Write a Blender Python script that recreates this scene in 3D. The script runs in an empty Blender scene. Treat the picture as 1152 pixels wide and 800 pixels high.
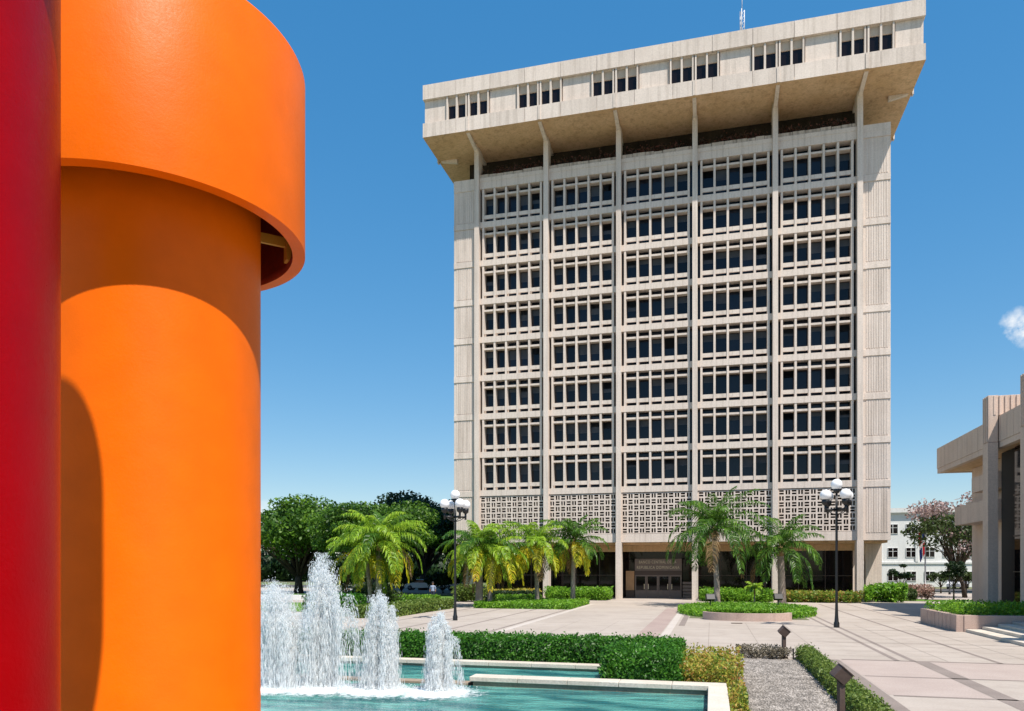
import bpy, bmesh, math, random
import numpy as np
from mathutils import Vector, Matrix
R = math.radians
random.seed(7); rng = np.random.default_rng(7)
scn = bpy.context.scene
COL = scn.collection

# ------------------------------------------------------------------ camera, sky, sun, exposure
YAW = R(14.76); CAMH = 2.8
cd = bpy.data.cameras.new("camera"); cam = bpy.data.objects.new("camera", cd); COL.objects.link(cam)
cam.location = (0, 0, CAMH); cam.rotation_euler = (R(90), 0, YAW)
cd.sensor_width = 36; cd.lens = 850 / 1152 * 36; cd.shift_y = 240 / 1152
cd.clip_start = 0.05; cd.clip_end = 6000
scn.camera = cam

SUN = Vector((3.1, -2.9, 7.7)).normalized()
SUN_EL = math.asin(SUN.z); SUN_AZ = math.atan2(SUN.x, SUN.y)
w = bpy.data.worlds.new("World"); scn.world = w; w.use_nodes = True
nt = w.node_tree; nt.nodes.clear()
out = nt.nodes.new("ShaderNodeOutputWorld"); bg = nt.nodes.new("ShaderNodeBackground")
sky = nt.nodes.new("ShaderNodeTexSky"); sky.sky_type = 'NISHITA'; sky.sun_disc = False
sky.sun_elevation = SUN_EL; sky.sun_rotation = SUN_AZ
sky.altitude = 0; sky.air_density = 1.0; sky.dust_density = 0.4; sky.ozone_density = 3.0
hs = nt.nodes.new("ShaderNodeHueSaturation"); hs.inputs['Saturation'].default_value = 2.03; hs.inputs['Value'].default_value = 2.2
gm = nt.nodes.new('ShaderNodeGamma'); gm.inputs['Gamma'].default_value = .50
nt.links.new(sky.outputs[0], gm.inputs['Color']); nt.links.new(gm.outputs[0], hs.inputs['Color'])
# small cumulus clouds, placed by world direction
tc = nt.nodes.new("ShaderNodeTexCoord")
def wmath(op, a, b=None):
    n = nt.nodes.new("ShaderNodeMath"); n.operation = op
    for i, v in enumerate((a, b)):
        if v is None: continue
        if isinstance(v, (int, float)): n.inputs[i].default_value = v
        else: nt.links.new(v, n.inputs[i])
    return n.outputs[0]
def cloud_mask(dirv, radius, stretch):
    m = nt.nodes.new("ShaderNodeVectorMath"); m.operation = 'SUBTRACT'
    d = Vector(dirv).normalized(); nt.links.new(tc.outputs['Generated'], m.inputs[0]); m.inputs[1].default_value = d
    s = nt.nodes.new("ShaderNodeVectorMath"); s.operation = 'MULTIPLY'; nt.links.new(m.outputs[0], s.inputs[0]); s.inputs[1].default_value = (1, 1, stretch)
    l = nt.nodes.new("ShaderNodeVectorMath"); l.operation = 'LENGTH'; nt.links.new(s.outputs[0], l.inputs[0])
    return wmath('MAXIMUM', wmath('SUBTRACT', 1.0, wmath('DIVIDE', l.outputs['Value'], radius)), 0.0)
cn = nt.nodes.new("ShaderNodeTexNoise"); cn.inputs['Scale'].default_value = 26; cn.inputs['Detail'].default_value = 8; cn.inputs['Roughness'].default_value = .6
nt.links.new(tc.outputs['Generated'], cn.inputs['Vector'])
tot = None
for dv, rad, st in (((.400, 1.135, .318), .034, 1.15), ((-.41, .93, .055), .085, 2.6), ((-.31, .95, .05), .05, 2.2), ((.30, 1.1, .045), .10, 2.6), ((-.55, .9, .06), .10, 2.6)):
    k = cloud_mask(dv, rad, st)
    tot = k if tot is None else wmath('MAXIMUM', tot, k)
mk = wmath('MULTIPLY', wmath('ADD', cn.outputs['Fac'], -0.30), wmath('MULTIPLY', tot, 4.0))
mk = wmath('MINIMUM', wmath('MAXIMUM', wmath('MULTIPLY', wmath('ADD', mk, -0.16), 2.2), 0.0), 0.9)
mx = nt.nodes.new("ShaderNodeMixRGB"); nt.links.new(mk, mx.inputs['Fac']); nt.links.new(hs.outputs[0], mx.inputs[1]); mx.inputs[2].default_value = (6.2, 6.45, 6.7, 1)
nt.links.new(mx.outputs[0], bg.inputs['Color']); bg.inputs['Strength'].default_value = 0.114
nt.links.new(bg.outputs[0], out.inputs['Surface'])
sd = bpy.data.lights.new("sun", 'SUN'); sd.energy = 5.0; sd.angle = R(0.5); sd.color = (1.0, .93, .84)
so = bpy.data.objects.new("sun", sd); COL.objects.link(so); so.rotation_euler = SUN.to_track_quat('Z', 'Y').to_euler(); so.location = (30, -20, 80)
scn.view_settings.view_transform = 'Standard'; scn.view_settings.look = 'None'
scn.view_settings.exposure = 0.42; scn.view_settings.gamma = 1.0; scn.view_settings.use_curve_mapping = False

# ------------------------------------------------------------------ helpers
def tag(o, label=None, cat=None, group=None, kind=None):
    if label: o['label'] = label
    if cat: o['category'] = cat
    if group: o['group'] = group
    if kind: o['kind'] = kind
    return o
def empty(name, loc=(0, 0, 0), rz=0, label=None, cat=None, group=None, parent=None):
    o = bpy.data.objects.new(name, None); COL.objects.link(o); o.location = loc; o.rotation_euler = (0, 0, rz)
    o.empty_display_size = .2
    if parent: o.parent = parent
    return tag(o, label, cat, group)
def copy_tree(o, parent=None):
    c = o.copy(); COL.objects.link(c)
    if parent: c.parent = parent
    for ch in list(o.children): copy_tree(ch, c)
    return c

class MB:
    def __init__(s): s.v = []; s.f = []; s.m = []; s.sm = []; s.mi = 0
    def add(s, vs, fs, smooth=False):
        b = len(s.v); s.v += [tuple(p) for p in vs]
        for f in fs: s.f.append([b + i for i in f]); s.m.append(s.mi); s.sm.append(smooth)
        return s
    def box(s, x0, x1, y0, y1, z0, z1, M=None):
        vs = [Vector(p) for p in ((x0,y0,z0),(x1,y0,z0),(x1,y1,z0),(x0,y1,z0),(x0,y0,z1),(x1,y0,z1),(x1,y1,z1),(x0,y1,z1))]
        if M: vs = [M @ p for p in vs]
        return s.add(vs, [(0,3,2,1),(4,5,6,7),(0,1,5,4),(1,2,6,5),(2,3,7,6),(3,0,4,7)])
    def quad(s, *p): return s.add(p, [tuple(range(len(p)))])
    def prism(s, pts, a0, a1, axis='x'):
        # pts: 2-D outline (ccw); extruded along axis
        mk = {'x': lambda a, p: (a, p[0], p[1]), 'y': lambda a, p: (p[0], a, p[1]), 'z': lambda a, p: (p[0], p[1], a)}[axis]
        n = len(pts); vs = [mk(a0, p) for p in pts] + [mk(a1, p) for p in pts]
        fs = [tuple(range(n))[::-1], tuple(range(n, 2 * n))] + [(i, (i + 1) % n, n + (i + 1) % n, n + i) for i in range(n)]
        return s.add(vs, fs)
    def lathe(s, prof, c=(0, 0, 0), n=32, smooth=True, M=None):
        vs = []; fs = []
        for r, z in prof:
            for i in range(n):
                a = 2 * math.pi * i / n; p = Vector((c[0] + r * math.cos(a), c[1] + r * math.sin(a), c[2] + z)); vs.append(M @ p if M else p)
        for k in range(len(prof) - 1):
            for i in range(n):
                j = (i + 1) % n; fs.append((k * n + i, k * n + j, (k + 1) * n + j, (k + 1) * n + i))
        return s.add(vs, fs, smooth)
    def tube(s, pts, rad, n=8, smooth=True, cap=True):
        pts = [Vector(p) for p in pts]; vs = []; fs = []; up = None
        for i, p in enumerate(pts):
            t = (pts[min(i + 1, len(pts) - 1)] - pts[max(i - 1, 0)]).normalized()
            if up is None: up = t.orthogonal().normalized()
            a = (up - t * up.dot(t)).normalized(); up = a; b = t.cross(a)
            r = rad[i] if isinstance(rad, (list, tuple)) else rad
            for k in range(n):
                an = 2 * math.pi * k / n; vs.append(p + a * (r * math.cos(an)) + b * (r * math.sin(an)))
        for i in range(len(pts) - 1):
            for k in range(n):
                j = (k + 1) % n; fs.append((i * n + k, i * n + j, (i + 1) * n + j, (i + 1) * n + k))
        if cap: fs += [tuple(range(n))[::-1], tuple(range((len(pts) - 1) * n, len(pts) * n))]
        return s.add(vs, fs, smooth)
    def sphere(s, c, r, n=20, m=12, sq=(1, 1, 1)):
        prof = []
        vs = []; fs = []
        for k in range(m + 1):
            ph = math.pi * k / m
            for i in range(n):
                a = 2 * math.pi * i / n; vs.append((c[0] + r * sq[0] * math.sin(ph) * math.cos(a), c[1] + r * sq[1] * math.sin(ph) * math.sin(a), c[2] - r * sq[2] * math.cos(ph)))
        for k in range(m):
            for i in range(n):
                j = (i + 1) % n; fs.append((k * n + i, k * n + j, (k + 1) * n + j, (k + 1) * n + i))
        return s.add(vs, fs, True)
    def build(s, name, mats, parent=None, bevel=0, segs=2):
        me = bpy.data.meshes.new(name); me.from_pydata(s.v, [], s.f)
        if not isinstance(mats, (list, tuple)): mats = [mats]
        for m in mats: me.materials.append(m)
        me.polygons.foreach_set('material_index', s.m); me.polygons.foreach_set('use_smooth', s.sm); me.update()
        o = bpy.data.objects.new(name, me); COL.objects.link(o)
        if parent: o.parent = parent
        if bevel:
            b = o.modifiers.new('bevel', 'BEVEL'); b.width = bevel; b.segments = segs; b.limit_method = 'ANGLE'; b.angle_limit = R(40)
        return o

def np_mesh(name, V, F, mats, parent=None, mi=None):
    """V (n,3) float, F (m,4) int quads"""
    me = bpy.data.meshes.new(name); V = np.asarray(V, dtype=np.float32); F = np.asarray(F, dtype=np.int32); k = F.shape[1]
    me.vertices.add(len(V)); me.vertices.foreach_set('co', V.ravel())
    me.loops.add(F.size); me.loops.foreach_set('vertex_index', F.ravel())
    me.polygons.add(len(F)); me.polygons.foreach_set('loop_start', np.arange(0, F.size, k, dtype=np.int32))
    if not isinstance(mats, (list, tuple)): mats = [mats]
    for m in mats: me.materials.append(m)
    if mi is not None: me.polygons.foreach_set('material_index', np.asarray(mi, dtype=np.int32))
    me.update(calc_edges=True); me.validate()
    o = bpy.data.objects.new(name, me); COL.objects.link(o)
    if parent: o.parent = parent
    return o
def unit(a): return a / np.maximum(np.linalg.norm(a, axis=1, keepdims=True), 1e-9)
def leaf_quads(C, N, L, W):
    """rhombic leaves at centres C, normals N, half-length L, half-width W"""
    n = len(C); N = unit(N); t = unit(np.cross(N, rng.normal(size=(n, 3)))); b = np.cross(N, t)
    L = np.broadcast_to(L, (n,))[:, None]; W = np.broadcast_to(W, (n,))[:, None]
    V = np.stack([C + t * L, C + b * W, C - t * L, C - b * W], 1).reshape(-1, 3)
    return V, np.arange(n * 4).reshape(n, 4)
class Leaves:
    def __init__(s): s.V = []; s.F = []; s.M = []; s.n = 0
    def put(s, V, F, mi=0):
        s.V.append(V); s.F.append(F + s.n); s.M.append(np.full(len(F), mi)); s.n += len(V)
    def leaves(s, C, N, L, W, mi=0): s.put(*leaf_quads(C, N, L, W), mi)
    def box_core(s, x0, x1, y0, y1, z0, z1, mi=0):
        V = np.array([(x0,y0,z0),(x1,y0,z0),(x1,y1,z0),(x0,y1,z0),(x0,y0,z1),(x1,y0,z1),(x1,y1,z1),(x0,y1,z1)], dtype=float)
        s.put(V, np.array([(4,5,6,7),(0,1,5,4),(1,2,6,5),(2,3,7,6),(3,0,4,7)]), mi)
    def build(s, name, mats, parent=None):
        return np_mesh(name, np.concatenate(s.V), np.concatenate(s.F), mats, parent, np.concatenate(s.M))

# ------------------------------------------------------------------ materials
def new_mat(name):
    m = bpy.data.materials.new(name); m.use_nodes = True; n = m.node_tree
    return m, n, n.nodes['Principled BSDF']
def nd(n, t, **kw):
    x = n.nodes.new(t)
    for k, v in kw.items():
        if k in x.inputs: x.inputs[k].default_value = v
        else: setattr(x, k, v)
    return x
def c4(c): return (c[0], c[1], c[2], 1)
def mottled(name, a, b, scale=1.0, tint=0.0, rough=.75, bump=.15, bscale=30, streak=0.0, streakcol=None, spec=.3, fine=0.12, coords='Object', grain=None):
    m, n, p = new_mat(name)
    t = nd(n, 'ShaderNodeTexCoord'); co = t.outputs[coords]
    no = nd(n, 'ShaderNodeTexNoise', Scale=scale, Detail=6, Roughness=.6); n.links.new(co, no.inputs['Vector'])
    rp = nd(n, 'ShaderNodeMapRange'); n.links.new(no.outputs['Fac'], rp.inputs['Value']); rp.inputs['From Min'].default_value = .3; rp.inputs['From Max'].default_value = .7
    mx = nd(n, 'ShaderNodeMixRGB'); n.links.new(rp.outputs[0], mx.inputs[0]); mx.inputs[1].default_value = c4(a); mx.inputs[2].default_value = c4(b)
    col = mx.outputs[0]
    if streak:
        mp = nd(n, 'ShaderNodeMapping'); n.links.new(co, mp.inputs['Vector']); mp.inputs['Scale'].default_value = (1.6, 1.6, .07)
        ns = nd(n, 'ShaderNodeTexNoise', Scale=1.5, Detail=5, Roughness=.65); n.links.new(mp.outputs[0], ns.inputs['Vector'])
        r2 = nd(n, 'ShaderNodeMapRange'); n.links.new(ns.outputs['Fac'], r2.inputs['Value']); r2.inputs['From Min'].default_value = .48; r2.inputs['From Max'].default_value = .78; r2.inputs['To Max'].default_value = streak
        m2 = nd(n, 'ShaderNodeMixRGB'); n.links.new(r2.outputs[0], m2.inputs[0]); n.links.new(col, m2.inputs[1]); m2.inputs[2].default_value = c4(streakcol or [x * .55 for x in a]); col = m2.outputs[0]
    fb = nd(n, 'ShaderNodeTexNoise', Scale=bscale, Detail=3); n.links.new(co, fb.inputs['Vector'])
    if fine:
        r3 = nd(n, 'ShaderNodeMapRange'); n.links.new(fb.outputs['Fac'], r3.inputs['Value']); r3.inputs['From Min'].default_value = .3; r3.inputs['From Max'].default_value = .7; r3.inputs['To Min'].default_value = 1 - fine; r3.inputs['To Max'].default_value = 1 + fine
        m3 = nd(n, 'ShaderNodeMixRGB', blend_type='MULTIPLY'); m3.inputs[0].default_value = 1; n.links.new(col, m3.inputs[1]); n.links.new(r3.outputs[0], m3.inputs[2]); col = m3.outputs[0]
    if tint:
        g = nd(n, 'ShaderNodeNewGeometry'); r4 = nd(n, 'ShaderNodeMapRange'); n.links.new(g.outputs['Random Per Island'], r4.inputs['Value']); r4.inputs['To Min'].default_value = 1 - tint; r4.inputs['To Max'].default_value = 1 + tint * .6
        m4 = nd(n, 'ShaderNodeMixRGB', blend_type='MULTIPLY'); m4.inputs[0].default_value = 1; n.links.new(col, m4.inputs[1]); n.links.new(r4.outputs[0], m4.inputs[2]); col = m4.outputs[0]
    n.links.new(col, p.inputs['Base Color']); p.inputs['Roughness'].default_value = rough; p.inputs['Specular IOR Level'].default_value = spec
    if bump:
        bp = nd(n, 'ShaderNodeBump', Strength=bump, Distance=.02); n.links.new(fb.outputs['Fac'], bp.inputs['Height']); n.links.new(bp.outputs[0], p.inputs['Normal'])
    return m
def plain(name, c, rough=.5, metal=0, spec=.5, coat=0):
    m, n, p = new_mat(name); p.inputs['Base Color'].default_value = c4(c); p.inputs['Roughness'].default_value = rough; p.inputs['Metallic'].default_value = metal
    p.inputs['Specular IOR Level'].default_value = spec; p.inputs['Coat Weight'].default_value = coat
    return m
def leafmat(name, cols, trans=.35, rough=.5, patch=1.2):
    m, n, p = new_mat(name); o = n.nodes['Material Output']
    g = nd(n, 'ShaderNodeNewGeometry'); t = nd(n, 'ShaderNodeTexCoord')
    no = nd(n, 'ShaderNodeTexNoise', Scale=patch, Detail=2); n.links.new(t.outputs['Object'], no.inputs['Vector'])
    ad = nd(n, 'ShaderNodeMath', operation='MULTIPLY_ADD'); n.links.new(no.outputs['Fac'], ad.inputs[0]); ad.inputs[1].default_value = .9; ad.inputs[2].default_value = -.2
    a2 = nd(n, 'ShaderNodeMath', operation='MULTIPLY_ADD'); n.links.new(g.outputs['Random Per Island'], a2.inputs[0]); a2.inputs[1].default_value = .5; n.links.new(ad.outputs[0], a2.inputs[2])
    cr = nd(n, 'ShaderNodeValToRGB'); n.links.new(a2.outputs[0], cr.inputs[0])
    while len(cr.color_ramp.elements) < len(cols): cr.color_ramp.elements.new(.5)
    for i, c in enumerate(cols): cr.color_ramp.elements[i].position = .15 + .7 * i / (len(cols) - 1); cr.color_ramp.elements[i].color = c4(c)
    n.links.new(cr.outputs[0], p.inputs['Base Color']); p.inputs['Roughness'].default_value = rough; p.inputs['Specular IOR Level'].default_value = .35
    tr = nd(n, 'ShaderNodeBsdfTranslucent'); n.links.new(cr.outputs[0], tr.inputs['Color'])
    mx = nd(n, 'ShaderNodeMixShader'); mx.inputs[0].default_value = trans; n.links.new(p.outputs[0], mx.inputs[1]); n.links.new(tr.outputs[0], mx.inputs[2]); n.links.new(mx.outputs[0], o.inputs['Surface'])
    return m
def glassmat(name, a, b, rough=.03):
    m, n, p = new_mat(name); g = nd(n, 'ShaderNodeNewGeometry'); mx = nd(n, 'ShaderNodeMixRGB'); n.links.new(g.outputs['Random Per Island'], mx.inputs[0])
    mx.inputs[1].default_value = c4(a); mx.inputs[2].default_value = c4(b); n.links.new(mx.outputs[0], p.inputs['Base Color'])
    p.inputs['Roughness'].default_value = rough; p.inputs['Specular IOR Level'].default_value = .28
    return m

M = {}
M['conc'] = mottled('tower_concrete', (.65, .555, .48), (.73, .63, .55), .35, .07, .85, .25, 9, streak=.62, streakcol=(.34, .275, .22), fine=.08)
M['conc_dirty'] = mottled('stained_concrete', (.44, .36, .29), (.58, .49, .41), 1.2, 0, .9, .3, 9, streak=.9, streakcol=(.14, .11, .085), fine=.12)
M['soffit'] = mottled('bounce_tinted_concrete', (.56, .365, .20), (.66, .46, .285), .35, 0, .85, .2, 6, fine=.1, streak=.6, streakcol=(.22, .12, .05))  # warm ground bounce tinted into the base colour; dark streaks are stains
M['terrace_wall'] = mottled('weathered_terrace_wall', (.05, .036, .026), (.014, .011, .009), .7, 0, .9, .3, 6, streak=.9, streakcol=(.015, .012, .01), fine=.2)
M['conc_pink'] = mottled('pink_concrete', (.56, .425, .34), (.64, .50, .405), .5, 0, .85, .3, 14, streak=.4, streakcol=(.34, .26, .22), fine=.1)
M['white_wall'] = mottled('white_render', (.70, .69, .66), (.78, .77, .74), .25, 0, .85, .1, 5, streak=.3, fine=.03)
M['glass'] = glassmat('window_glass', (.003, .004, .008), (.012, .020, .036))
M['dark_glass'] = glassmat('dark_glass', (.006, .004, .004), (.012, .008, .008), .04)
M['dark'] = plain('dark_recess', (.02, .017, .015), .9)
M['blind'] = mottled('blind_panel', (.50, .40, .31), (.58, .47, .37), 2, 0, .8, .1)
M['bronze'] = plain('bronze_frame', (.075, .05, .038), .45, .4)
M['bronze_panel'] = mottled('bronze_panel', (.16, .12, .10), (.20, .155, .125), 2, 0, .5, .05)
M['wood'] = mottled('tan_panel', (.40, .22, .10), (.48, .27, .13), 2, 0, .5, .05)
M['black'] = plain('black_paint', (.012, .012, .013), .4)
M['globe'] = plain('white_globe', (.86, .86, .86), .25)
M['brown_metal'] = mottled('brown_metal', (.075, .05, .042), (.11, .075, .062), 8, 0, .55, .1, 60)
M['gravel_base'] = mottled('gravel_bed', (.18, .16, .14), (.28, .255, .225), 3, 0, .95, .9, 40, fine=.45)
M['plaza'] = None
M['leaf_hedge'] = leafmat('hedge_leaf', [(.018, .072, .007), (.046, .165, .012), (.10, .27, .022)], .35, .42, 2.5)
M['leaf_low'] = leafmat('low_hedge_leaf', [(.06, .11, .02), (.13, .20, .03), (.20, .25, .05)], .3, .5, 2)
M['leaf_yellow'] = leafmat('yellow_shrub_leaf', [(.07, .16, .015), (.20, .27, .03), (.38, .36, .045), (.44, .30, .06), (.40, .13, .05)], .35, .5, 2.6)
M['leaf_dry'] = leafmat('dry_plant_leaf', [(.06, .05, .035), (.18, .15, .10), (.32, .28, .22)], .2, .6, 3)
M['leaf_ledge'] = leafmat('ledge_plant_leaf', [(.02, .016, .01), (.06, .035, .02), (.13, .04, .03), (.07, .06, .02)], .2, .6, 3)
M['leaf_bright'] = leafmat('bright_leaf', [(.06, .16, .012), (.15, .34, .022), (.28, .48, .04)], .4, .45, 1.4)
M['leaf_gold'] = leafmat('gold_shrub_leaf', [(.16, .2, .02), (.38, .34, .04), (.55, .40, .06)], .35, .5, 1.2)
M['leaf_mixed'] = leafmat('mixed_bed_leaf', [(.07, .16, .015), (.16, .28, .03), (.34, .30, .05), (.36, .14, .06)], .35, .5, 1.4)
M['leaf_tree'] = leafmat('tree_leaf', [(.015, .052, .005), (.06, .145, .012), (.16, .30, .022)], .4, .5, .3)
M['leaf_dark'] = leafmat('dark_tree_leaf', [(.006, .02, .005), (.016, .045, .010), (.035, .08, .014)], .3, .5, .4)
M['leaf_jac'] = leafmat('jacaranda_leaf', [(.025, .045, .012), (.05, .085, .02), (.09, .13, .03)], .3, .5, .8)
M['leaf_mauve'] = leafmat('mauve_bloom', [(.16, .10, .08), (.34, .24, .22), (.5, .38, .38)], .3, .6, .8)
M['leaf_pink'] = leafmat('pink_shrub_leaf', [(.14, .08, .06), (.36, .22, .18), (.45, .30, .24)], .3, .6, 1)
M['palm_green'] = leafmat('palm_leaflet', [(.022, .075, .008), (.06, .155, .014), (.15, .27, .028)], .3, .4, .5)
M['palm_lime'] = leafmat('lime_palm_leaflet', [(.10, .22, .012), (.25, .42, .025), (.42, .55, .05)], .4, .4, .5)
M['palm_yellow'] = leafmat('yellow_palm_leaflet', [(.26, .36, .02), (.54, .52, .02), (.66, .42, .02)], .4, .45, .5)
M['bark'] = mottled('grey_palm_bark', (.24, .19, .16), (.38, .32, .28), 2, 0, .9, .5, 18, fine=.2)
M['bark_dark'] = mottled('dark_bark', (.04, .03, .022), (.08, .06, .045), 2, 0, .9, .5, 14, fine=.2)
M['shaft'] = mottled('brown_leaf_base', (.16, .10, .05), (.28, .19, .09), 3, 0, .8, .3, 20)
M['stone'] = mottled('coping_stone', (.50, .44, .36), (.62, .56, .48), 1.5, 0, .7, .25, 25, fine=.12)
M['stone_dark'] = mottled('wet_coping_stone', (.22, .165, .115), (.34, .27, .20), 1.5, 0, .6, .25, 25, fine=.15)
M['kerb_pink'] = mottled('pink_kerb', (.42, .30, .25), (.52, .39, .33), 1.2, 0, .85, .3, 25, fine=.12, streak=.4)
M['grass'] = mottled('lawn', (.07, .15, .02), (.13, .24, .035), 1.2, 0, .9, .6, 25, fine=.35)
M['earth'] = mottled('earth', (.16, .14, .09), (.10, .16, .05), .05, 0, .95, .3, 4)
M['asphalt'] = mottled('asphalt', (.06, .058, .06), (.085, .08, .08), .5, 0, .9, .2, 30)
M['car_white'] = plain('white_car_paint', (.72, .72, .73), .25, 0, .5, .5)
M['car_grey'] = plain('grey_car_paint', (.22, .22, .25), .25, .3, .5, .5)
M['tyre'] = plain('tyre_rubber', (.02, .02, .02), .8)
M['skin'] = plain('skin', (.24, .13, .08), .55); M['shirt'] = plain('pale_blue_shirt', (.30, .36, .50), .8); M['trousers'] = plain('navy_trousers', (.02, .025, .06), .8); M['hair'] = plain('black_hair', (.01, .008, .008), .6)
M['flag_red'] = plain('flag_red', (.62, .015, .03), .7); M['flag_white'] = plain('flag_white', (.78, .78, .78), .7); M['flag_blue'] = plain('flag_blue', (.012, .04, .20), .7)
M['pole'] = plain('grey_pole', (.16, .16, .17), .4, .5)
M['letters'] = plain('bronze_letters', (.62, .52, .36), .4, .3)
M['antenna'] = plain('antenna_paint', (.72, .70, .70), .5); M['antenna_red'] = plain('antenna_red', (.5, .08, .05), .5)

def plaza_mat():
    m = mottled('plaza_concrete', (.35, .30, .255), (.44, .385, .335), .3, 0, .82, .18, 22, fine=.07)
    n = m.node_tree; p = n.nodes['Principled BSDF']; src = p.inputs['Base Color'].links[0].from_socket
    t = nd(n, 'ShaderNodeTexCoord'); no = nd(n, 'ShaderNodeTexNoise', Scale=1.3, Detail=8, Roughness=.7); n.links.new(t.outputs['Object'], no.inputs['Vector'])
    r = nd(n, 'ShaderNodeMapRange'); n.links.new(no.outputs['Fac'], r.inputs['Value']); r.inputs['From Min'].default_value = .50; r.inputs['From Max'].default_value = .72; r.inputs['To Max'].default_value = .6
    mx = nd(n, 'ShaderNodeMixRGB'); n.links.new(r.outputs[0], mx.inputs[0]); n.links.new(src, mx.inputs[1]); mx.inputs[2].default_value = (.30, .245, .21, 1); n.links.new(mx.outputs[0], p.inputs['Base Color'])
    return m
M['plaza'] = plaza_mat()
M['plaza_pink'] = mottled('pink_paving', (.31, .235, .21), (.37, .29, .255), .6, 0, .85, .2, 25, fine=.12)
M['plaza_dark'] = mottled('dark_paving', (.20, .165, .145), (.26, .215, .19), .8, 0, .85, .2, 25, fine=.12)
M['plaza_pale'] = mottled('pale_paving', (.45, .40, .355), (.50, .45, .405), .6, 0, .85, .2, 25, fine=.08)

def paint(name, c, rough, bumps):
    m, n, p = new_mat(name); t = nd(n, 'ShaderNodeTexCoord')
    a = nd(n, 'ShaderNodeTexNoise', Scale=5, Detail=3); n.links.new(t.outputs['Object'], a.inputs['Vector'])
    b = nd(n, 'ShaderNodeTexNoise', Scale=70, Detail=4, Roughness=.7); n.links.new(t.outputs['Object'], b.inputs['Vector'])
    mp = nd(n, 'ShaderNodeMapRange'); n.links.new(a.outputs['Fac'], mp.inputs['Value']); mp.inputs['To Min'].default_value = .86; mp.inputs['To Max'].default_value = 1.10
    mx = nd(n, 'ShaderNodeMixRGB', blend_type='MULTIPLY'); mx.inputs[0].default_value = 1; mx.inputs[1].default_value = c4(c); n.links.new(mp.outputs[0], mx.inputs[2]); n.links.new(mx.outputs[0], p.inputs['Base Color'])
    rr = nd(n, 'ShaderNodeMapRange'); n.links.new(b.outputs['Fac'], rr.inputs['Value']); rr.inputs['To Min'].default_value = rough * .7; rr.inputs['To Max'].default_value = rough * 1.4; n.links.new(rr.outputs[0], p.inputs['Roughness'])
    bp = nd(n, 'ShaderNodeBump', Strength=bumps, Distance=.004); n.links.new(b.outputs['Fac'], bp.inputs['Height'])
    b2 = nd(n, 'ShaderNodeBump', Strength=bumps * .6, Distance=.02); n.links.new(a.outputs['Fac'], b2.inputs['Height']); n.links.new(bp.outputs[0], b2.inputs['Normal']); n.links.new(b2.outputs[0], p.inputs['Normal']); p.inputs['Specular IOR Level'].default_value = .13
    return m
M['orange'] = paint('orange_paint', (.76, .130, .0), .42, .25)
M['red'] = paint('red_paint', (.30, .0, .001), .3, .3)
M['inside_shade'] = mottled('shaded_red_inside', (.34, .035, .004), (.44, .05, .006), 4, 0, .8, .1)  # cap inside: shade of the hollow put into a darker red colour
M['bracket'] = plain('yellow_bracket', (.62, .30, .03), .5)

def watermat():
    m, n, p = new_mat('pool_water'); t = nd(n, 'ShaderNodeTexCoord')
    mp = nd(n, 'ShaderNodeMapping'); n.links.new(t.outputs['Object'], mp.inputs['Vector']); mp.inputs['Scale'].default_value = (.7, 1.9, 1)
    a = nd(n, 'ShaderNodeTexNoise', Scale=4.5, Detail=4, Roughness=.6, Distortion=.6); n.links.new(mp.outputs[0], a.inputs['Vector'])
    b = nd(n, 'ShaderNodeTexNoise', Scale=1.1, Detail=2); n.links.new(mp.outputs[0], b.inputs['Vector'])
    cr = nd(n, 'ShaderNodeValToRGB'); n.links.new(b.outputs['Fac'], cr.inputs[0])
    cr.color_ramp.elements[0].position = .38; cr.color_ramp.elements[0].color = (.012, .12, .125, 1); cr.color_ramp.elements[1].position = .62; cr.color_ramp.elements[1].color = (.10, .33, .285, 1)  # paler teal patches paint pool-floor caustics into the water colour
    n.links.new(cr.outputs[0], p.inputs['Base Color']); p.inputs['Roughness'].default_value = .06; p.inputs['IOR'].default_value = 1.33
    bp = nd(n, 'ShaderNodeBump', Strength=.8, Distance=.14); n.links.new(a.outputs['Fac'], bp.inputs['Height']); n.links.new(bp.outputs[0], p.inputs['Normal'])
    return m
M['water'] = watermat()
def spraymat():
    m, n, p = new_mat('aerated_water'); o = n.nodes['Material Output']
    p.inputs['Base Color'].default_value = (.98, .985, .98, 1); p.inputs['Roughness'].default_value = .3; p.inputs['IOR'].default_value = 1.2
    tl = nd(n, 'ShaderNodeBsdfTranslucent'); tl.inputs['Color'].default_value = (.93, .96, .98, 1)
    tp = nd(n, 'ShaderNodeBsdfTransparent')
    m1 = nd(n, 'ShaderNodeMixShader'); m1.inputs[0].default_value = .55; n.links.new(p.outputs[0], m1.inputs[1]); n.links.new(tl.outputs[0], m1.inputs[2])
    m2 = nd(n, 'ShaderNodeMixShader'); m2.inputs[0].default_value = .40; n.links.new(m1.outputs[0], m2.inputs[1]); n.links.new(tp.outputs[0], m2.inputs[2]); n.links.new(m2.outputs[0], o.inputs['Surface'])
    return m
M['spray'] = spraymat()
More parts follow.
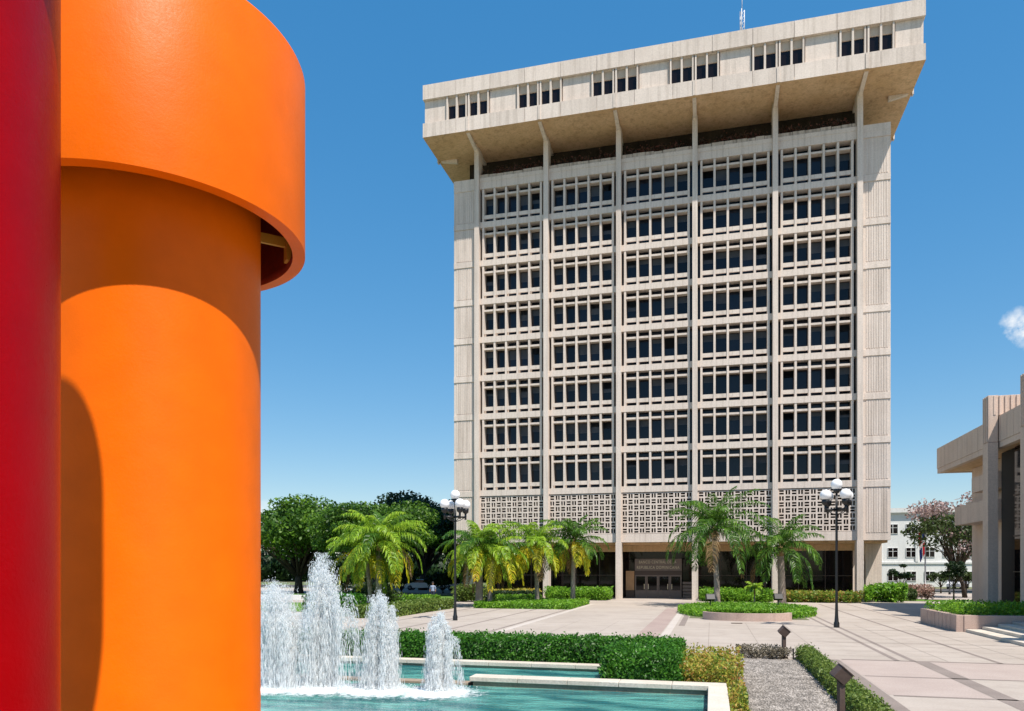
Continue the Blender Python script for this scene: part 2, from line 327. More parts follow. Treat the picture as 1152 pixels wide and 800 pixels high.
def frothmat():
    m, n, p = new_mat('froth'); o = n.nodes['Material Output']; t = nd(n, 'ShaderNodeTexCoord'); mp = nd(n, 'ShaderNodeMapping'); n.links.new(t.outputs['Object'], mp.inputs['Vector']); mp.inputs['Scale'].default_value = (1, 1, .45)
    a = nd(n, 'ShaderNodeTexNoise', Scale=22, Detail=6, Roughness=.75); n.links.new(mp.outputs[0], a.inputs['Vector'])
    r = nd(n, 'ShaderNodeMapRange'); n.links.new(a.outputs['Fac'], r.inputs['Value']); r.inputs['From Min'].default_value = .38; r.inputs['From Max'].default_value = .66; r.inputs['To Min'].default_value = .08; r.inputs['To Max'].default_value = .8
    p.inputs['Base Color'].default_value = (.95, .97, .98, 1); p.inputs['Roughness'].default_value = .35; p.inputs['IOR'].default_value = 1.2
    bp = nd(n, 'ShaderNodeBump', Strength=.8, Distance=.05); n.links.new(a.outputs['Fac'], bp.inputs['Height']); n.links.new(bp.outputs[0], p.inputs['Normal'])
    tl = nd(n, 'ShaderNodeBsdfTranslucent'); tl.inputs['Color'].default_value = (.95, .97, .98, 1); m1 = nd(n, 'ShaderNodeMixShader'); m1.inputs[0].default_value = .4; n.links.new(p.outputs[0], m1.inputs[1]); n.links.new(tl.outputs[0], m1.inputs[2])
    tp = nd(n, 'ShaderNodeBsdfTransparent'); m2 = nd(n, 'ShaderNodeMixShader'); n.links.new(r.outputs[0], m2.inputs[0]); n.links.new(tp.outputs[0], m2.inputs[1]); n.links.new(m1.outputs[0], m2.inputs[2]); n.links.new(m2.outputs[0], o.inputs['Surface'])
    return m
M['froth'] = frothmat()
def foammat():
    m, n, p = new_mat('water_foam'); o = n.nodes['Material Output']
    p.inputs['Base Color'].default_value = (.85, .9, .91, 1); p.inputs['Roughness'].default_value = .5
    t = nd(n, 'ShaderNodeTexCoord'); a = nd(n, 'ShaderNodeTexNoise', Scale=7, Detail=7, Roughness=.7); n.links.new(t.outputs['Object'], a.inputs['Vector'])
    at = nd(n, 'ShaderNodeAttribute', attribute_name='dens'); s = nd(n, 'ShaderNodeMath', operation='ADD'); n.links.new(a.outputs['Fac'], s.inputs[0]); n.links.new(at.outputs['Fac'], s.inputs[1])
    r = nd(n, 'ShaderNodeMapRange'); n.links.new(s.outputs[0], r.inputs['Value']); r.inputs['From Min'].default_value = .70; r.inputs['From Max'].default_value = 1.15
    tp = nd(n, 'ShaderNodeBsdfTransparent'); m2 = nd(n, 'ShaderNodeMixShader'); n.links.new(r.outputs[0], m2.inputs[0]); n.links.new(tp.outputs[0], m2.inputs[1]); n.links.new(p.outputs[0], m2.inputs[2]); n.links.new(m2.outputs[0], o.inputs['Surface'])
    return m
M['foam'] = foammat()

# ------------------------------------------------------------------ ground, paving
def sheet(name, x0, x1, y0, y1, z, mat, kind='structure'):
    return tag(MB().quad((x0, y0, z), (x1, y0, z), (x1, y1, z), (x0, y1, z)).build(name, mat), kind=kind)
sheet('ground', -2500, 2500, -2500, 2500, -.03, M['earth'])
sheet('pavement', -70, 60, -30, 100, 0, M['plaza'])
sheet('road', -250, 250, 104, 116, .0, M['asphalt'])
ln = MB()
def strip(x0, x1, y0, y1): ln.quad((x0, y0, .004), (x1, y0, .004), (x1, y1, .004), (x0, y1, .004))
for x, wd, y0, y1 in ((5.40, .16, 25.2, 53), (5.85, .16, 25.2, 53), (8.2, .14, 25.2, 64), (10.3, .12, 42.2, 64), (-11.8, .16, 30, 50.9), (-9.65, .16, 30, 50.9), (-14.2, .16, 30, 50.9), (-16.5, .16, 30, 50.9), (-1.55, .3, 38, 51)): strip(x, x + wd, y0, y1)
strip(5.92, 6.32, 6, 25.1)
for y, wd, x0, x1 in ((25.1, .2, 3.9, 40), (21.4, .14, 3.9, 40), (18.2, .14, 3.9, 40), (14.4, .14, 3.9, 40), (31, .05, 3.9, 10.8), (37.4, .08, 6.0, 10.5), (45, .06, -9.3, -3.1), (45.5, .06, 8.4, 10.5), (55, .08, 6, 14.5)): strip(x0, x1, y, y + wd)
strip(3.38, 3.8, 6, 25.1)
tag(ln.build('pavement_bands', M['plaza_dark']), kind='structure')
ln = MB(); strip(-3.05, -2.1, 23, 55); tag(ln.build('pavement_pink_band', M['plaza_pink']), kind='structure')
ln = MB(); strip(-9.3, -8.95, 24, 60); strip(3.12, 3.36, 6, 25.3); strip(-2.05, -1.7, 23, 55); tag(ln.build('pavement_pale_band', M['plaza_pale']), kind='structure')
ln = MB()
for k in range(24):
    y = 26.3 + k * 1.55
    if y < 64: strip(-8.9, 5.35, y, y + .022); strip(6.05, 10.2, y + .4, y + .422)
for x in (-6.9, -4.8, -.1, 1.7, 3.5, 6.9, 9.3): strip(x, x + .022, 25.4, 41)
M['joint'] = mottled('paving_joint', (.24, .2, .17), (.30, .26, .225), 1, 0, .9, .1)
for k in range(16): strip(-40, -9.4, 22 + k * 1.8, 22.022 + k * 1.8)
tag(ln.build('pavement_joints', M['joint']), kind='structure')
pk = MB()
for (a, b, c_, d) in ((6.34, 40, 21.55, 25.08), (3.82, 5.9, 21.55, 25.08), (6.34, 40, 14.55, 18.18), (3.82, 5.9, 18.36, 21.38)): pk.quad((a, c_, .003), (b, c_, .003), (b, d, .003), (a, d, .003))
M['plaza_rose'] = mottled('rose_paving', (.36, .29, .255), (.41, .34, .30), .7, 0, .85, .2, 25, fine=.1)
tag(pk.build('pavement_rose_panels', M['plaza_rose']), kind='structure')

# right-hand terrace and steps
tr = MB(); tr.box(12.7, 60, -20, 37.5, 0, .5); tr.box(15.8, 60, 37.5, 53.3, 0, .5); tag(tr.build('terrace', M['plaza'], bevel=.01), kind='structure')
st = MB(); st.box(10.9, 12.7, 8, 37.48, 0, .13); st.box(11.55, 12.69, 8, 37.47, .13, .26); st.box(12.15, 12.68, 8, 37.46, .26, .385); tag(st.build('terrace_steps', M['stone'], bevel=.012), kind='structure')

# ------------------------------------------------------------------ the tower
D = 70.0; TX0, TX1 = -24.3, 14.7; TD = 26.0
SP = 6.834; XC = [-21.9 + SP * i for i in range(6)]; CW = .45
tower = empty('office_tower', (-4.8, D, 0), 0, 'tall beige concrete office tower with grid facade and heavy overhanging top storey', 'office building')
def TB(): return MB()
FX0, FX1, FY0, FY1 = -26.3, 16.6, 66.75, D + TD + 2.0
OFF = Vector((-4.8, D, 0))
def tbuild(mb, name, mat, bevel=0, parent=tower, off=OFF):
    mb.v = [(p[0] - off.x, p[1] - off.y, p[2] - off.z) for p in mb.v]
    return mb.build(name, mat, parent, bevel)
# core / body (behind the glass line)
b = TB()
b.box(TX0 + .35, TX1 - .35, D + 1.05, D + TD - .3, 5.25, 40.55)
tbuild(b, 'core', M['dark'])
# side, back walls with floor bands and fluting
b = TB()
b.box(TX0, TX0 + .3, D + .9, D + TD, 5.25, 40.6); b.box(TX1 - .3, TX1, D + .9, D + TD, 5.25, 40.6); b.box(TX0 + .31, TX1 - .31, D + TD - .25, D + TD, 5.25, 40.6)
for sx in (TX0, TX1):
    for k in range(24):
        y = D + 1.6 + k * 1.0
        b.box(sx - .06, sx + .06, y, y + .45, 5.9, 40.5)
tbuild(b, 'wall', M['conc'])
# corner pylons with fluting
for x0, x1 in ((TX0, XC[0] - CW / 2 - .02), (XC[5] + CW / 2 + .02, TX1)):
    b = TB(); b.box(x0, x1, D, D + .88, 5.25, 40.6)
    wd = x1 - x0
    for k in range(10):
        z0 = 5.9 if k == 0 else 10.4 + 3.71 * (k - 1) + .06
        z1 = 9.72 if k == 0 else z0 + 3.0
        if k == 9: continue
        for j in range(9):
            xx = x0 + .28 + j * (wd - .42) / 9
            b.box(xx, xx + .14, D - .028, D + .01, z0, z1)
        b.box(x0 + .005, x1 - .005, D - .075, D + .01, z1 + .07, z1 + .60)
    b.box(x0 - .0, x1 + .0, D - .09, D + .012, 40.0, 40.598)
    tbuild(b, 'corner_panel', M['conc'])
# spandrels: one beam per bay and floor
sp_proto = {}
def beam(key, boxes, i, z):
    if key not in sp_proto:
        o = MB()
        for q in boxes: o.box(*q)
        o = o.build('spandrel', M['conc'], tower); sp_proto[key] = o
    else: o = copy_tree(sp_proto[key], tower)
    o.location = Vector(((XC[i] + XC[i + 1]) / 2, D, z)) - OFF
hw = (SP - CW) / 2 - .004
for i in range(5):
    for k in range(8): beam('f', [(-hw, hw, 0, .9, -.56, 0)], i, 10.4 + 3.71 * k)
    beam('t', [(-hw, hw, .004, .9, 0, 1.04), (-hw, hw, -.03, .3, .69, 1.06)], i, 39.56)
    beam('b', [(-hw, hw, .002, .9, 0, .77)], i, 5.25)
# terrace floor + stained ledge course
b = TB(); b.box(TX0 + .1, TX1 - .1, D + .9, D + TD - .4, 40.3, 40.58); tbuild(b, 'terrace_slab', M['conc_dirty'])
for i in range(5):
    b = TB()
    x0, x1 = XC[i] + CW / 2 + .02, XC[i + 1] - CW / 2 - .02; x = x0
    while x < x1 - .1:
        wd = min(random.uniform(.7, 1.3), x1 - x); b.box(x, x + wd - .04, D + .05 + random.uniform(0, .05), D + .45, 40.63, 40.63 + random.uniform(.28, .38)); x += wd
    tbuild(b, 'parapet', M['conc_dirty'])
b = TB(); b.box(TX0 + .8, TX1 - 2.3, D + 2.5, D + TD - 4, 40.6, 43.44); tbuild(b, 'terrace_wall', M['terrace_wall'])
# columns with soffit ribs
for i, x in enumerate(XC):
    b = TB(); b.box(x - CW / 2, x + CW / 2, D - .35, D + .895, 5.2, 43.44)
    b.box(x - CW / 2 - .04, x + CW / 2 + .04, D - .36, D + .75, 0, 5.2)
    b.prism([(D - .35, 43.05), (D - 2.95, 43.36), (D - 2.95, 43.45), (D - .35, 43.45)], x - .16, x + .16, 'x')
    b.prism([(D + .89, 43.05), (D + .89, 43.45), (D + 2.48, 43.45), (D + 2.48, 43.2)], x - .16, x + .16, 'x')
    b.box(x - .12, x + .12, FY0 - .05, FY0 + .02, 43.48, 44.74)
    tbuild(b, 'column', M['conc'])
for side in (-1, 1):
    for k in range(4):
        y = D + 1.2 + k * 7.0; b = TB()
        if side < 0: b.prism([(FX0 + .3, 43.36), (TX0 - .05, 43.05), (TX0 - .05, 43.45), (FX0 + .3, 43.45)], y - .16, y + .16, 'y'); b.box(FX0 - .12, FX0 + .004, y - .2, y + .2, 43.3, 43.9)
        else: b.prism([(TX1 + .05, 43.05), (FX1 - .3, 43.36), (FX1 - .3, 43.45), (TX1 + .05, 43.45)], y - .16, y + .16, 'y'); b.box(FX1 - .004, FX1 + .12, y - .2, y + .2, 43.3, 43.9)
        tbuild(b, 'soffit_rib', M['conc'])
# crown: soffit, bands, recessed panels
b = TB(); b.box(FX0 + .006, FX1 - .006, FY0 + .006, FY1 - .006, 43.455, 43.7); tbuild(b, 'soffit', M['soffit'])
b = TB(); b.box(FX0 + .5, FX1 - .5, FY0 + .5, FY1 - .5, 43.72, 48.25); tbuild(b, 'crown_core', M['conc'])
def band(z0, z1, inset, nseg, name, gap=.03):
    b = TB(); L = FX1 - FX0 - 2 * inset
    for k in range(nseg):
        x0 = FX0 + inset + L * k / nseg + gap / 2; x1 = FX0 + inset + L * (k + 1) / nseg - gap / 2
        dz = random.uniform(-.006, .006)
        b.box(x0, x1, FY0 + inset + dz, FY0 + inset + .35, z0, z1); b.box(x0, x1, FY1 - inset - .35, FY1 - inset, z0, z1)
    Ly = FY1 - FY0 - 2 * inset - .72; ns = 9
    for k in range(ns):
        y0 = FY0 + inset + .36 + Ly * k / ns + gap / 2; y1 = FY0 + inset + .36 + Ly * (k + 1) / ns - gap / 2
        b.box(FX0 + inset, FX0 + inset + .35, y0, y1, z0, z1); b.box(FX1 - inset - .35, FX1 - inset, y0, y1, z0, z1)
    return tbuild(b, name, M['conc'])
band(43.46, 44.78, 0, 13, 'lower_fascia'); band(47.02, 48.38, 0, 13, 'upper_fascia')
b = TB(); b.box(FX0 + .1, FX1 - .1, FY0 + .1, FY1 - .1, 48.2, 48.33); b.box(FX0 + 6, FX1 - 14, FY0 + 8, FY1 - 6, 48.33, 49.4); tbuild(b, 'roof', M['conc_dirty'])
# fascia recess panels between window groups and the windows
GW = 2.15
edges = [FX0 + .12] + sum([[x - GW, x + GW] for x in XC], []) + [FX1 - .12]
for k in range(0, len(edges), 2): tbuild(TB().box(edges[k], edges[k + 1], FY0 + .28, FY0 + .49, 44.80, 47.0), 'recess_panel', M['conc'])
proto = None
for i, x in enumerate(XC):
    for s in (-1.53, -.58, .58, 1.53):
        loc = Vector((x + s, FY0 + .3, 44.79))
        if proto is None:
            f = MB()
            for sx in (-1, 1): f.box(sx * .46 - .07, sx * .46 + .07, -.22, .18, 0, 2.24)
            f.box(-.39, .39, -.03, .18, 2.16, 2.24)
            f.box(-.39, .39, .02, .18, 1.42, 2.15)
            f.mi = 0
            proto = f.build('clerestory_window', M['conc'], tower)
            g = MB(); g.box(-.385, .385, .10, .15, .02, 1.40); g.build('pane', M['dark_glass'], proto)
            f2 = MB(); f2.box(-.385, .385, -.0, .018, 1.43, 2.14); f2.build('blind', M['blind'], proto)
            o = proto
        else: o = copy_tree(proto, tower)
        o.location = loc - OFF
# main windows: one unit per bay and floor
def window_unit():
    f = MB(); W = SP - CW; H = 3.15
    fx = [-2.86 + 1.144 * i for i in range(6)]
    for x in fx: f.box(x - .095, x + .095, .03, .75, 0, H)
    for i in range(5): f.box(fx[i] + .1, fx[i + 1] - .1, .10, .7, H - .70, H - .52)
    u = f.build('window', M['conc'], tower)
    panes = []
    for v in range(3):
        g = MB()
        for i in range(5): g.box(fx[i] + .06, fx[i + 1] - .06, .80 + .0, .86, .0, H)
        g.box(-W / 2, fx[0] - .0, .80, .86, 0, H); g.box(fx[5], W / 2, .80, .86, 0, H)
        panes.append(g)
    gl = panes[0].build('pane', M['glass'], u)
    s = MB()
    for i in range(5): s.box(fx[i] + .1, fx[i + 1] - .1, .08, .20, .28, .64)
    s.build('sill_panel', M['conc'], u)
    fr = MB()
    for i in range(5):
        fr.box(fx[i] + .06, fx[i + 1] - .06, .77, .80, .62, .70); fr.box(fx[i] + .06, fx[i + 1] - .06, .765, .80, H - .74, H - .68)
        fr.box(fx[i] + .10, fx[i] + .15, .765, .80, 0, H)
    fr.build('frame', M['bronze'], u)
    return u
def blind_mesh(h, n):
    s = MB(); fx = [-2.86 + 1.144 * i for i in range(6)]
    for i in n: s.box(fx[i] + .16, fx[i + 1] - .08, .788, .797, 3.15 - .75 - h, 3.15 - .75)
    return s
M['venetian'] = mottled('drawn_blind', (.03, .045, .07), (.11, .12, .13), .35, .5, .6, .05)
wu = window_unit(); first = True
for i in range(5):
    for k in range(8):
        o = wu if first else copy_tree(wu, tower); first = False
        o.location = Vector(((XC[i] + XC[i + 1]) / 2, D, 10.402 + 3.71 * k)) - OFF
        n = [j for j in range(5) if random.random() < .36]
        for j in n: blind_mesh(random.choice((.35, .55, .9)), [j]).build('blind', M['venetian'], o)
# breeze-block screens
def screen_unit():
    s = MB(); nx, nz = 12, 7; W = SP - CW - .1; H = 3.72; cx, cz = W / nx, H / nz; bar = .072; y0, y1 = .06, .32
    for i in range(nx + 1):
        x = -W / 2 + i * cx; s.box(x - bar, x + bar, y0, y1, 0, H)
    for j in range(nz + 1):
        for i in range(nx):
            x = -W / 2 + i * cx; z = j * cz; za = max(0, z - bar); zb = min(H, z + bar); s.box(x + bar, x + cx - bar, y0 + .003, y1, za, zb)
    for j in range(nz):
        for i in range(nx):
            x = -W / 2 + i * cx; z = j * cz
            if (i + j) % 2: s.box(x + cx / 2 - .042, x + cx / 2 + .042, y0 + .005, y1, z + bar, z + cz - bar)
            else: s.box(x + bar, x + cx - bar, y0 + .005, y1, z + cz / 2 - .04, z + cz / 2 + .04)
    return s.build('breeze_block_screen', M['conc'], tower)
su = screen_unit()
for i in range(5):
    o = su if i == 0 else copy_tree(su, tower)
    o.location = Vector(((XC[i] + XC[i + 1]) / 2, D, 6.05)) - OFF
# ground floor: soffit, lintel, glass wall
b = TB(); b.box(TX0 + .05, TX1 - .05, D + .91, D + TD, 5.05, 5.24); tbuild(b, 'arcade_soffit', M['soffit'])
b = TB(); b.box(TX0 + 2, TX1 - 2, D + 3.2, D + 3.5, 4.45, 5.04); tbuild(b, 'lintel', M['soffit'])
b = TB(); 
for i in range(5):
    for j in range(3):
        x0 = XC[i] + j * SP / 3
        if i == 2: continue
        b.box(x0 + .02, x0 + SP / 3 - .02, D + 3.4, D + 3.45, 0, 4.45)
b.box(XC[2], XC[3], D + 3.4, D + 3.45, 3.78, 4.45); b.box(XC[2], XC[2] + .3, D + 3.4, D + 3.45, 0, 3.78); b.box(XC[3] - .3, XC[3], D + 3.4, D + 3.45, 0, 3.78)
tbuild(b, 'lobby_glass', M['dark_glass'])
b = TB()
for i in range(5):
    for j in range(4):
        if i == 2 and 0 < j < 3: continue
        x = XC[i] + j * SP / 3; b.box(x - .035, x + .035, D + 3.33, D + 3.4, 0, 4.44)
    if i != 2: b.box(XC[i] + .04, XC[i + 1] - .04, D + 3.34, D + 3.4, 2.15, 2.22)
tbuild(b, 'mullion', M['bronze'])
b = TB(); b.box(TX0 + 2, TX1 - 2, D + 9, D + TD - 1, 0, 5.0); tbuild(b, 'lobby_core', M['dark'])
# corner piers with haunched heads
for x0, x1, sg in ((13.35, 14.65, 1), (-24.25, -22.95, -1)):
    for yy in (D + 3.2, D + 12, D + 22):
        b = TB(); b.box(x0, x1, yy, yy + .9, 0, 5.04)
        xa = x0 if sg > 0 else x1
        b.prism([(xa, 3.4), (xa - .06 * sg, 3.9), (xa - .3 * sg, 4.5), (xa - .9 * sg, 4.95), (xa - .9 * sg, 5.04), (xa, 5.04)][::-sg], yy + .05, yy + .85, 'y')
        tbuild(b, 'pier', M['conc'])
# entrance in the third bay
ey = D + 3.3
b = TB(); b.box(-7.1, -2.68, ey, ey + .12, 2.62, 3.76); sg = tbuild(b, 'sign_panel', M['bronze_panel'])
def text(body, size, loc, mat, parent, name='lettering', depth=.02, width=None):
    cu = bpy.data.curves.new(name, 'FONT'); cu.body = body; cu.size = size; cu.extrude = depth; cu.align_x = 'CENTER'; cu.align_y = 'CENTER'; cu.space_character = 1.15
    t = bpy.data.objects.new(name, cu); COL.objects.link(t); bpy.context.view_layer.update()
    me = bpy.data.meshes.new_from_object(t); bpy.data.objects.remove(t)
    me.materials.clear(); me.materials.append(mat)
    o = bpy.data.objects.new(name, me); COL.objects.link(o); o.parent = parent
    if width:
        k = width / max(o.dimensions.x, .01); o.scale = (k, 1, 1)
    o.rotation_euler = (R(90), 0, 0); o.location = loc
    return o
text('BANCO CENTRAL DE LA', .40, Vector((-4.95, ey - .02, 3.44)) - OFF, M['letters'], sg, width=3.5)
text('REPUBLICA DOMINICANA', .40, Vector((-4.9, ey - .02, 2.92)) - OFF, M['letters'], sg, width=4.0)
b = TB(); b.box(-7.95, -7.15, ey + .01, ey + .14, .75, 2.6); b.box(-7.95, -7.15, ey + .0, ey + .13, 1.0, 1.08); tbuild(b, 'side_panel', M['wood'])
b = TB(); b.box(-7.95, -7.15, ey + .02, ey + .14, 0, .72); b.box(-7.12, -2.66, ey + .05, ey + .2, 2.2, 2.6); tbuild(b, 'transom', M['bronze'])
b = TB()
for k in range(5): b.box(-2.6, -1.75, ey + .01, ey + .12, .05 + k * .32, .05 + k * .32 + .24)
tbuild(b, 'louvre_panel', M['bronze_panel'])
b = TB(); b.box(-2.6, -1.75, ey + .13, ey + .2, 0, 3.7); tbuild(b, 'side_glass', M['dark_glass'])
tbuild(TB().box(-7.95, -7.15, ey + .15, ey + .2, 2.6, 3.7), 'side_glass', M['dark_glass'])
for k in range(4):
    x0 = -7.08 + k * 1.1; f = TB()
    f.box(x0, x0 + .11, ey, ey + .08, 0, 2.2); f.box(x0 + .97, x0 + 1.08, ey, ey + .08, 0, 2.2); f.box(x0 + .11, x0 + .97, ey, ey + .08, 2.08, 2.2); f.box(x0 + .11, x0 + .97, ey, ey + .08, 0, .75)
    d = tbuild(f, 'door', M['bronze_panel'], off=OFF)
    g = TB(); g.box(x0 + .11, x0 + .97, ey + .03, ey + .05, .75, 2.08); tbuild(g, 'pane', M['dark_glass'], parent=d)
    h = TB(); h.box(x0 + (.86 if k % 2 == 0 else .14), x0 + (.92 if k % 2 == 0 else .20), ey - .06, ey - .01, .85, 1.35); tbuild(h, 'handle', M['letters'], parent=d)
# roof mast
mast = empty('antenna_mast', (3.0, 79, 48.33), 0, 'slim pale grey lattice mast standing on the tower roof', 'antenna')
for k in range(4):
    b = MB(); z0 = k * 2.6; r = .24
    P3 = [(r * math.cos(a), r * math.sin(a)) for a in (.3, .3 + 2.094, .3 + 4.189)]
    for (px, py) in P3: b.tube([(px, py, z0), (px, py, z0 + 2.6)], .035, 6)
    for q in range(5):
        for e in range(3):
            p, qn = P3[e], P3[(e + 1) % 3]; za = z0 + q * .52
            b.tube([(p[0], p[1], za), (qn[0], qn[1], za + .52)], .02, 5)
    b.build('mast_section', M['antenna'], mast)
b = MB(); b.tube([(0, 0, 10.4), (0, 0, 12.5)], .03, 6); b.build('tip', M['antenna'], mast)

# ledge plants under the crown
for i in range(5):
    L = Leaves(); n = 1000; x0, x1 = XC[i] + .4, XC[i + 1] - .4
    cx = rng.uniform(x0, x1, 14); idx = rng.integers(0, 14, n)
    C = np.stack([cx[idx] + rng.normal(0, .35, n), D + .7 + rng.normal(0, .25, n), 40.95 + np.abs(rng.normal(0, .36, n))], 1)
    C[:, 0] = np.clip(C[:, 0], x0, x1)
    L.leaves(C, rng.normal(size=(n, 3)), rng.uniform(.08, .16, n), rng.uniform(.05, .09, n))
    o = L.build('trailing_plant', M['leaf_ledge'])
    tag(o, ['dry plants on the roof ledge of the first bay from the left', 'dry plants on the roof ledge of the second bay from the left', 'dry plants on the roof ledge above the entrance bay', 'dry plants on the roof ledge of the fourth bay from the left', 'dry plants on the roof ledge of the rightmost bay'][i], 'plant', 'plants along the tower roof ledge')

# ------------------------------------------------------------------ right-hand building
rb = empty('low_building', (17, 55, .5), 0, 'low pinkish concrete building with projecting roof and fluted columns at right edge', 'building')
RO = Vector((17, 55, .5))
def rbuild(mb, name, mat, bevel=0, parent=rb): return tbuild(mb, name, mat, bevel, parent, RO)
b = MB(); y = 63.4; XF = 16.5
while y > 20:
    b.box(XF, XF + .4, max(y - .97, 20), y, 10.35, 11.87); y -= 1.0
b.box(XF + .03, XF + .38, 20, 63.38, 9.99, 10.34)
x = XF + .42
while x < 45: b.box(x, x + .97, 63.0, 63.4, 10.0, 11.87); x += 1.0
rbuild(b, 'roof_fascia', M['conc_pink'])
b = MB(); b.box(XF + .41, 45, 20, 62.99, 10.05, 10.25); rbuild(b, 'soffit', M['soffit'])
b = MB(); b.box(XF + .41, 45, 20, 62.99, 11.3, 11.6); rbuild(b, 'roof', M['conc_dirty'])
for yc in (51.05, 45.3, 39.5, 33.7, 27.9):
    b = MB(); b.box(15.9, 16.45, yc - .45, yc + .45, .5, 10.3)
    b.box(15.92, 16.44, yc - .43, yc + .43, 10.32, 13.1)
    b.box(16.45, 19.8, yc - .40, yc + .40, 11.9, 13.08)
    for k in range(12): b.box(16.2 + k * .3, 16.33 + k * .3, yc - .46, yc - .39, 11.92, 13.06)
    for k in range(3): b.box(15.86, 15.93, yc - .36 + k * .28, yc - .22 + k * .28, 10.34, 13.06)
    rbuild(b, 'column', M['conc_pink'], .015)
b = MB(); b.box(18.3, 45, 53.4, 61.5, 0, 10.03); b.box(17.0, 18.29, 53.5, 57.2, 7.9, 8.9); b.box(17.9, 18.29, 53.5, 61.4, 6.2, 7.6)
rbuild(b, 'wall', M['conc_pink'])
b = MB(); b.box(16.9, 18.28, 53.6, 60.5, 5.9, 7.2); rbuild(b, 'balcony', M['conc_pink'])
b = MB()
for yc in (51.05, 45.3, 39.5, 33.7): b.box(17.3, 17.36, yc - 5.3, yc - .45, .5, 9.98)
rbuild(b, 'glass_wall', M['dark_glass'])
b = MB()
for yc in (51.05, 45.3, 39.5, 33.7):
    for z in (2.6, 4.7, 7.1): b.box(17.22, 17.3, yc - 5.3, yc - .45, z, z + .07)
    b.box(17.2, 17.3, yc - 2.95, yc - 2.85, .5, 9.97)
rbuild(b, 'mullion', M['bronze'])
b = MB(); b.box(17.5, 45, 20, 53.3, .5, 10.0); rbuild(b, 'core', M['dark'])

# ------------------------------------------------------------------ far white building
fb = empty('white_building', (33, 135, 0), 0, 'distant white three storey building with dark square windows and flat cornice', 'building')
FO = Vector((33, 135, 0))
def fbuild(mb, name, mat, parent=fb): return tbuild(mb, name, mat, 0, parent, FO)
b = MB(); b.box(14, 62, 130, 148, 0, 11.4); b.box(13.5, 62.5, 129.5, 148.5, 11.6, 12.3)
b.box(13.8, 62.2, 129.8, 148.2, 11.4, 11.6); b.box(14, 62, 129.85, 130, 3.6, 3.9)
for k in range(9): b.box(15.2 + k * 5.2, 15.6 + k * 5.2, 129.8, 130, 3.9, 11.4)
fbuild(b, 'wall', M['white_wall'])
pw = None
for k in range(17):
    for z in (0.9, 4.6, 8.3):
        if pw is None:
            f = MB()
            f.box(-.75, .75, -.06, .05, 0, .07); f.box(-.75, .75, -.06, .05, 1.83, 1.9); f.box(-.75, -.68, -.06, .05, .07, 1.83); f.box(.68, .75, -.06, .05, .07, 1.83); f.box(-.04, .04, -.05, .05, .07, 1.83); f.box(-.68, -.04, -.05, .05, 1.15, 1.22); f.box(.04, .68, -.05, .05, 1.15, 1.22)
            pw = f.build('window', M['white_wall'], fb); g = MB(); g.box(-.68, .68, -.02, .04, .07, 1.83); g.build('pane', M['dark_glass'], pw); o = pw
        else: o = copy_tree(pw, fb)
        o.location = Vector((17.2 + k * 2.6, 129.97, z)) - FO
        if z < 1: o.scale = (1, 1, .8)

# ------------------------------------------------------------------ sculpture
rt = Vector((math.cos(YAW), math.sin(YAW), 0)); fw = Vector((-math.sin(YAW), math.cos(YAW), 0))
DC = 4.5
def mushroom(name, centre, r, Rc, z0, z1, mat, label, wall=.075, nb=5):
    t = empty(name, (centre.x, centre.y, 0), 0, label, 'sculpture')
    b = MB(); b.lathe([(r * 1.35, 0), (r * 1.35, .05), (r + .02, .05), (r, .07), (r, z0 + .3 * (z1 - z0)), (r, z1 - .1)], n=128); b.build('column', mat, t)
    b = MB(); b.lathe([(Rc, z0), (Rc, z1 - .02), (Rc - .006, z1 - .006), (Rc - .02, z1)], n=160); b.lathe([(Rc - .02, z1), (.001, z1)], n=160)
    b.lathe([(Rc - wall, z0), (Rc, z0)], n=160, smooth=False)
    b.mi = 1; b.lathe([(Rc - wall, z0), (Rc - wall, z0 + .05), (Rc - .03, z0 + .06), (Rc - .03, z1 - .1)], n=160); b.lathe([(Rc - .03, z1 - .1), (r * .9, z1 - .1)], n=160)
    b.mi = 0; Ms = Matrix.Rotation(R(-78), 4, 'Z')
    b.box(Rc - .004, Rc + .004, -.012, .012, z0 + .01, z1 - .02, Ms)
    cap = b.build('cap', [mat, M['inside_shade']], t)
    for k in range(nb):
        a = 2 * math.pi * k / nb + .80; Mx = Matrix.Rotation(a, 4, 'Z'); b = MB()
        b.box(r - .005, Rc - wall + .01, -.012, .012, z0 + .14, z0 + .20, Mx); b.box(Rc - wall - .02, Rc - wall + .012, -.035, .035, z0 + .05, z0 + .17, Mx)
        b.build('bracket', M['bracket'], cap)
    return t
oc = rt * (-.484 * DC) + fw * DC
mushroom('orange_pipe_sculpture', oc, .1437 * DC, .2028 * DC, CAMH + .434 * DC, CAMH + .673 * DC, M['orange'], 'glossy orange pipe column with wide drum-shaped cap beside the pool')
rc = rt * -1.92 + fw * 2.26
mushroom('red_pipe_sculpture', rc, .49, .71, CAMH + 2.36, CAMH + 2.98, M['red'], 'glossy dark red pipe column at the left edge in front of the orange one')

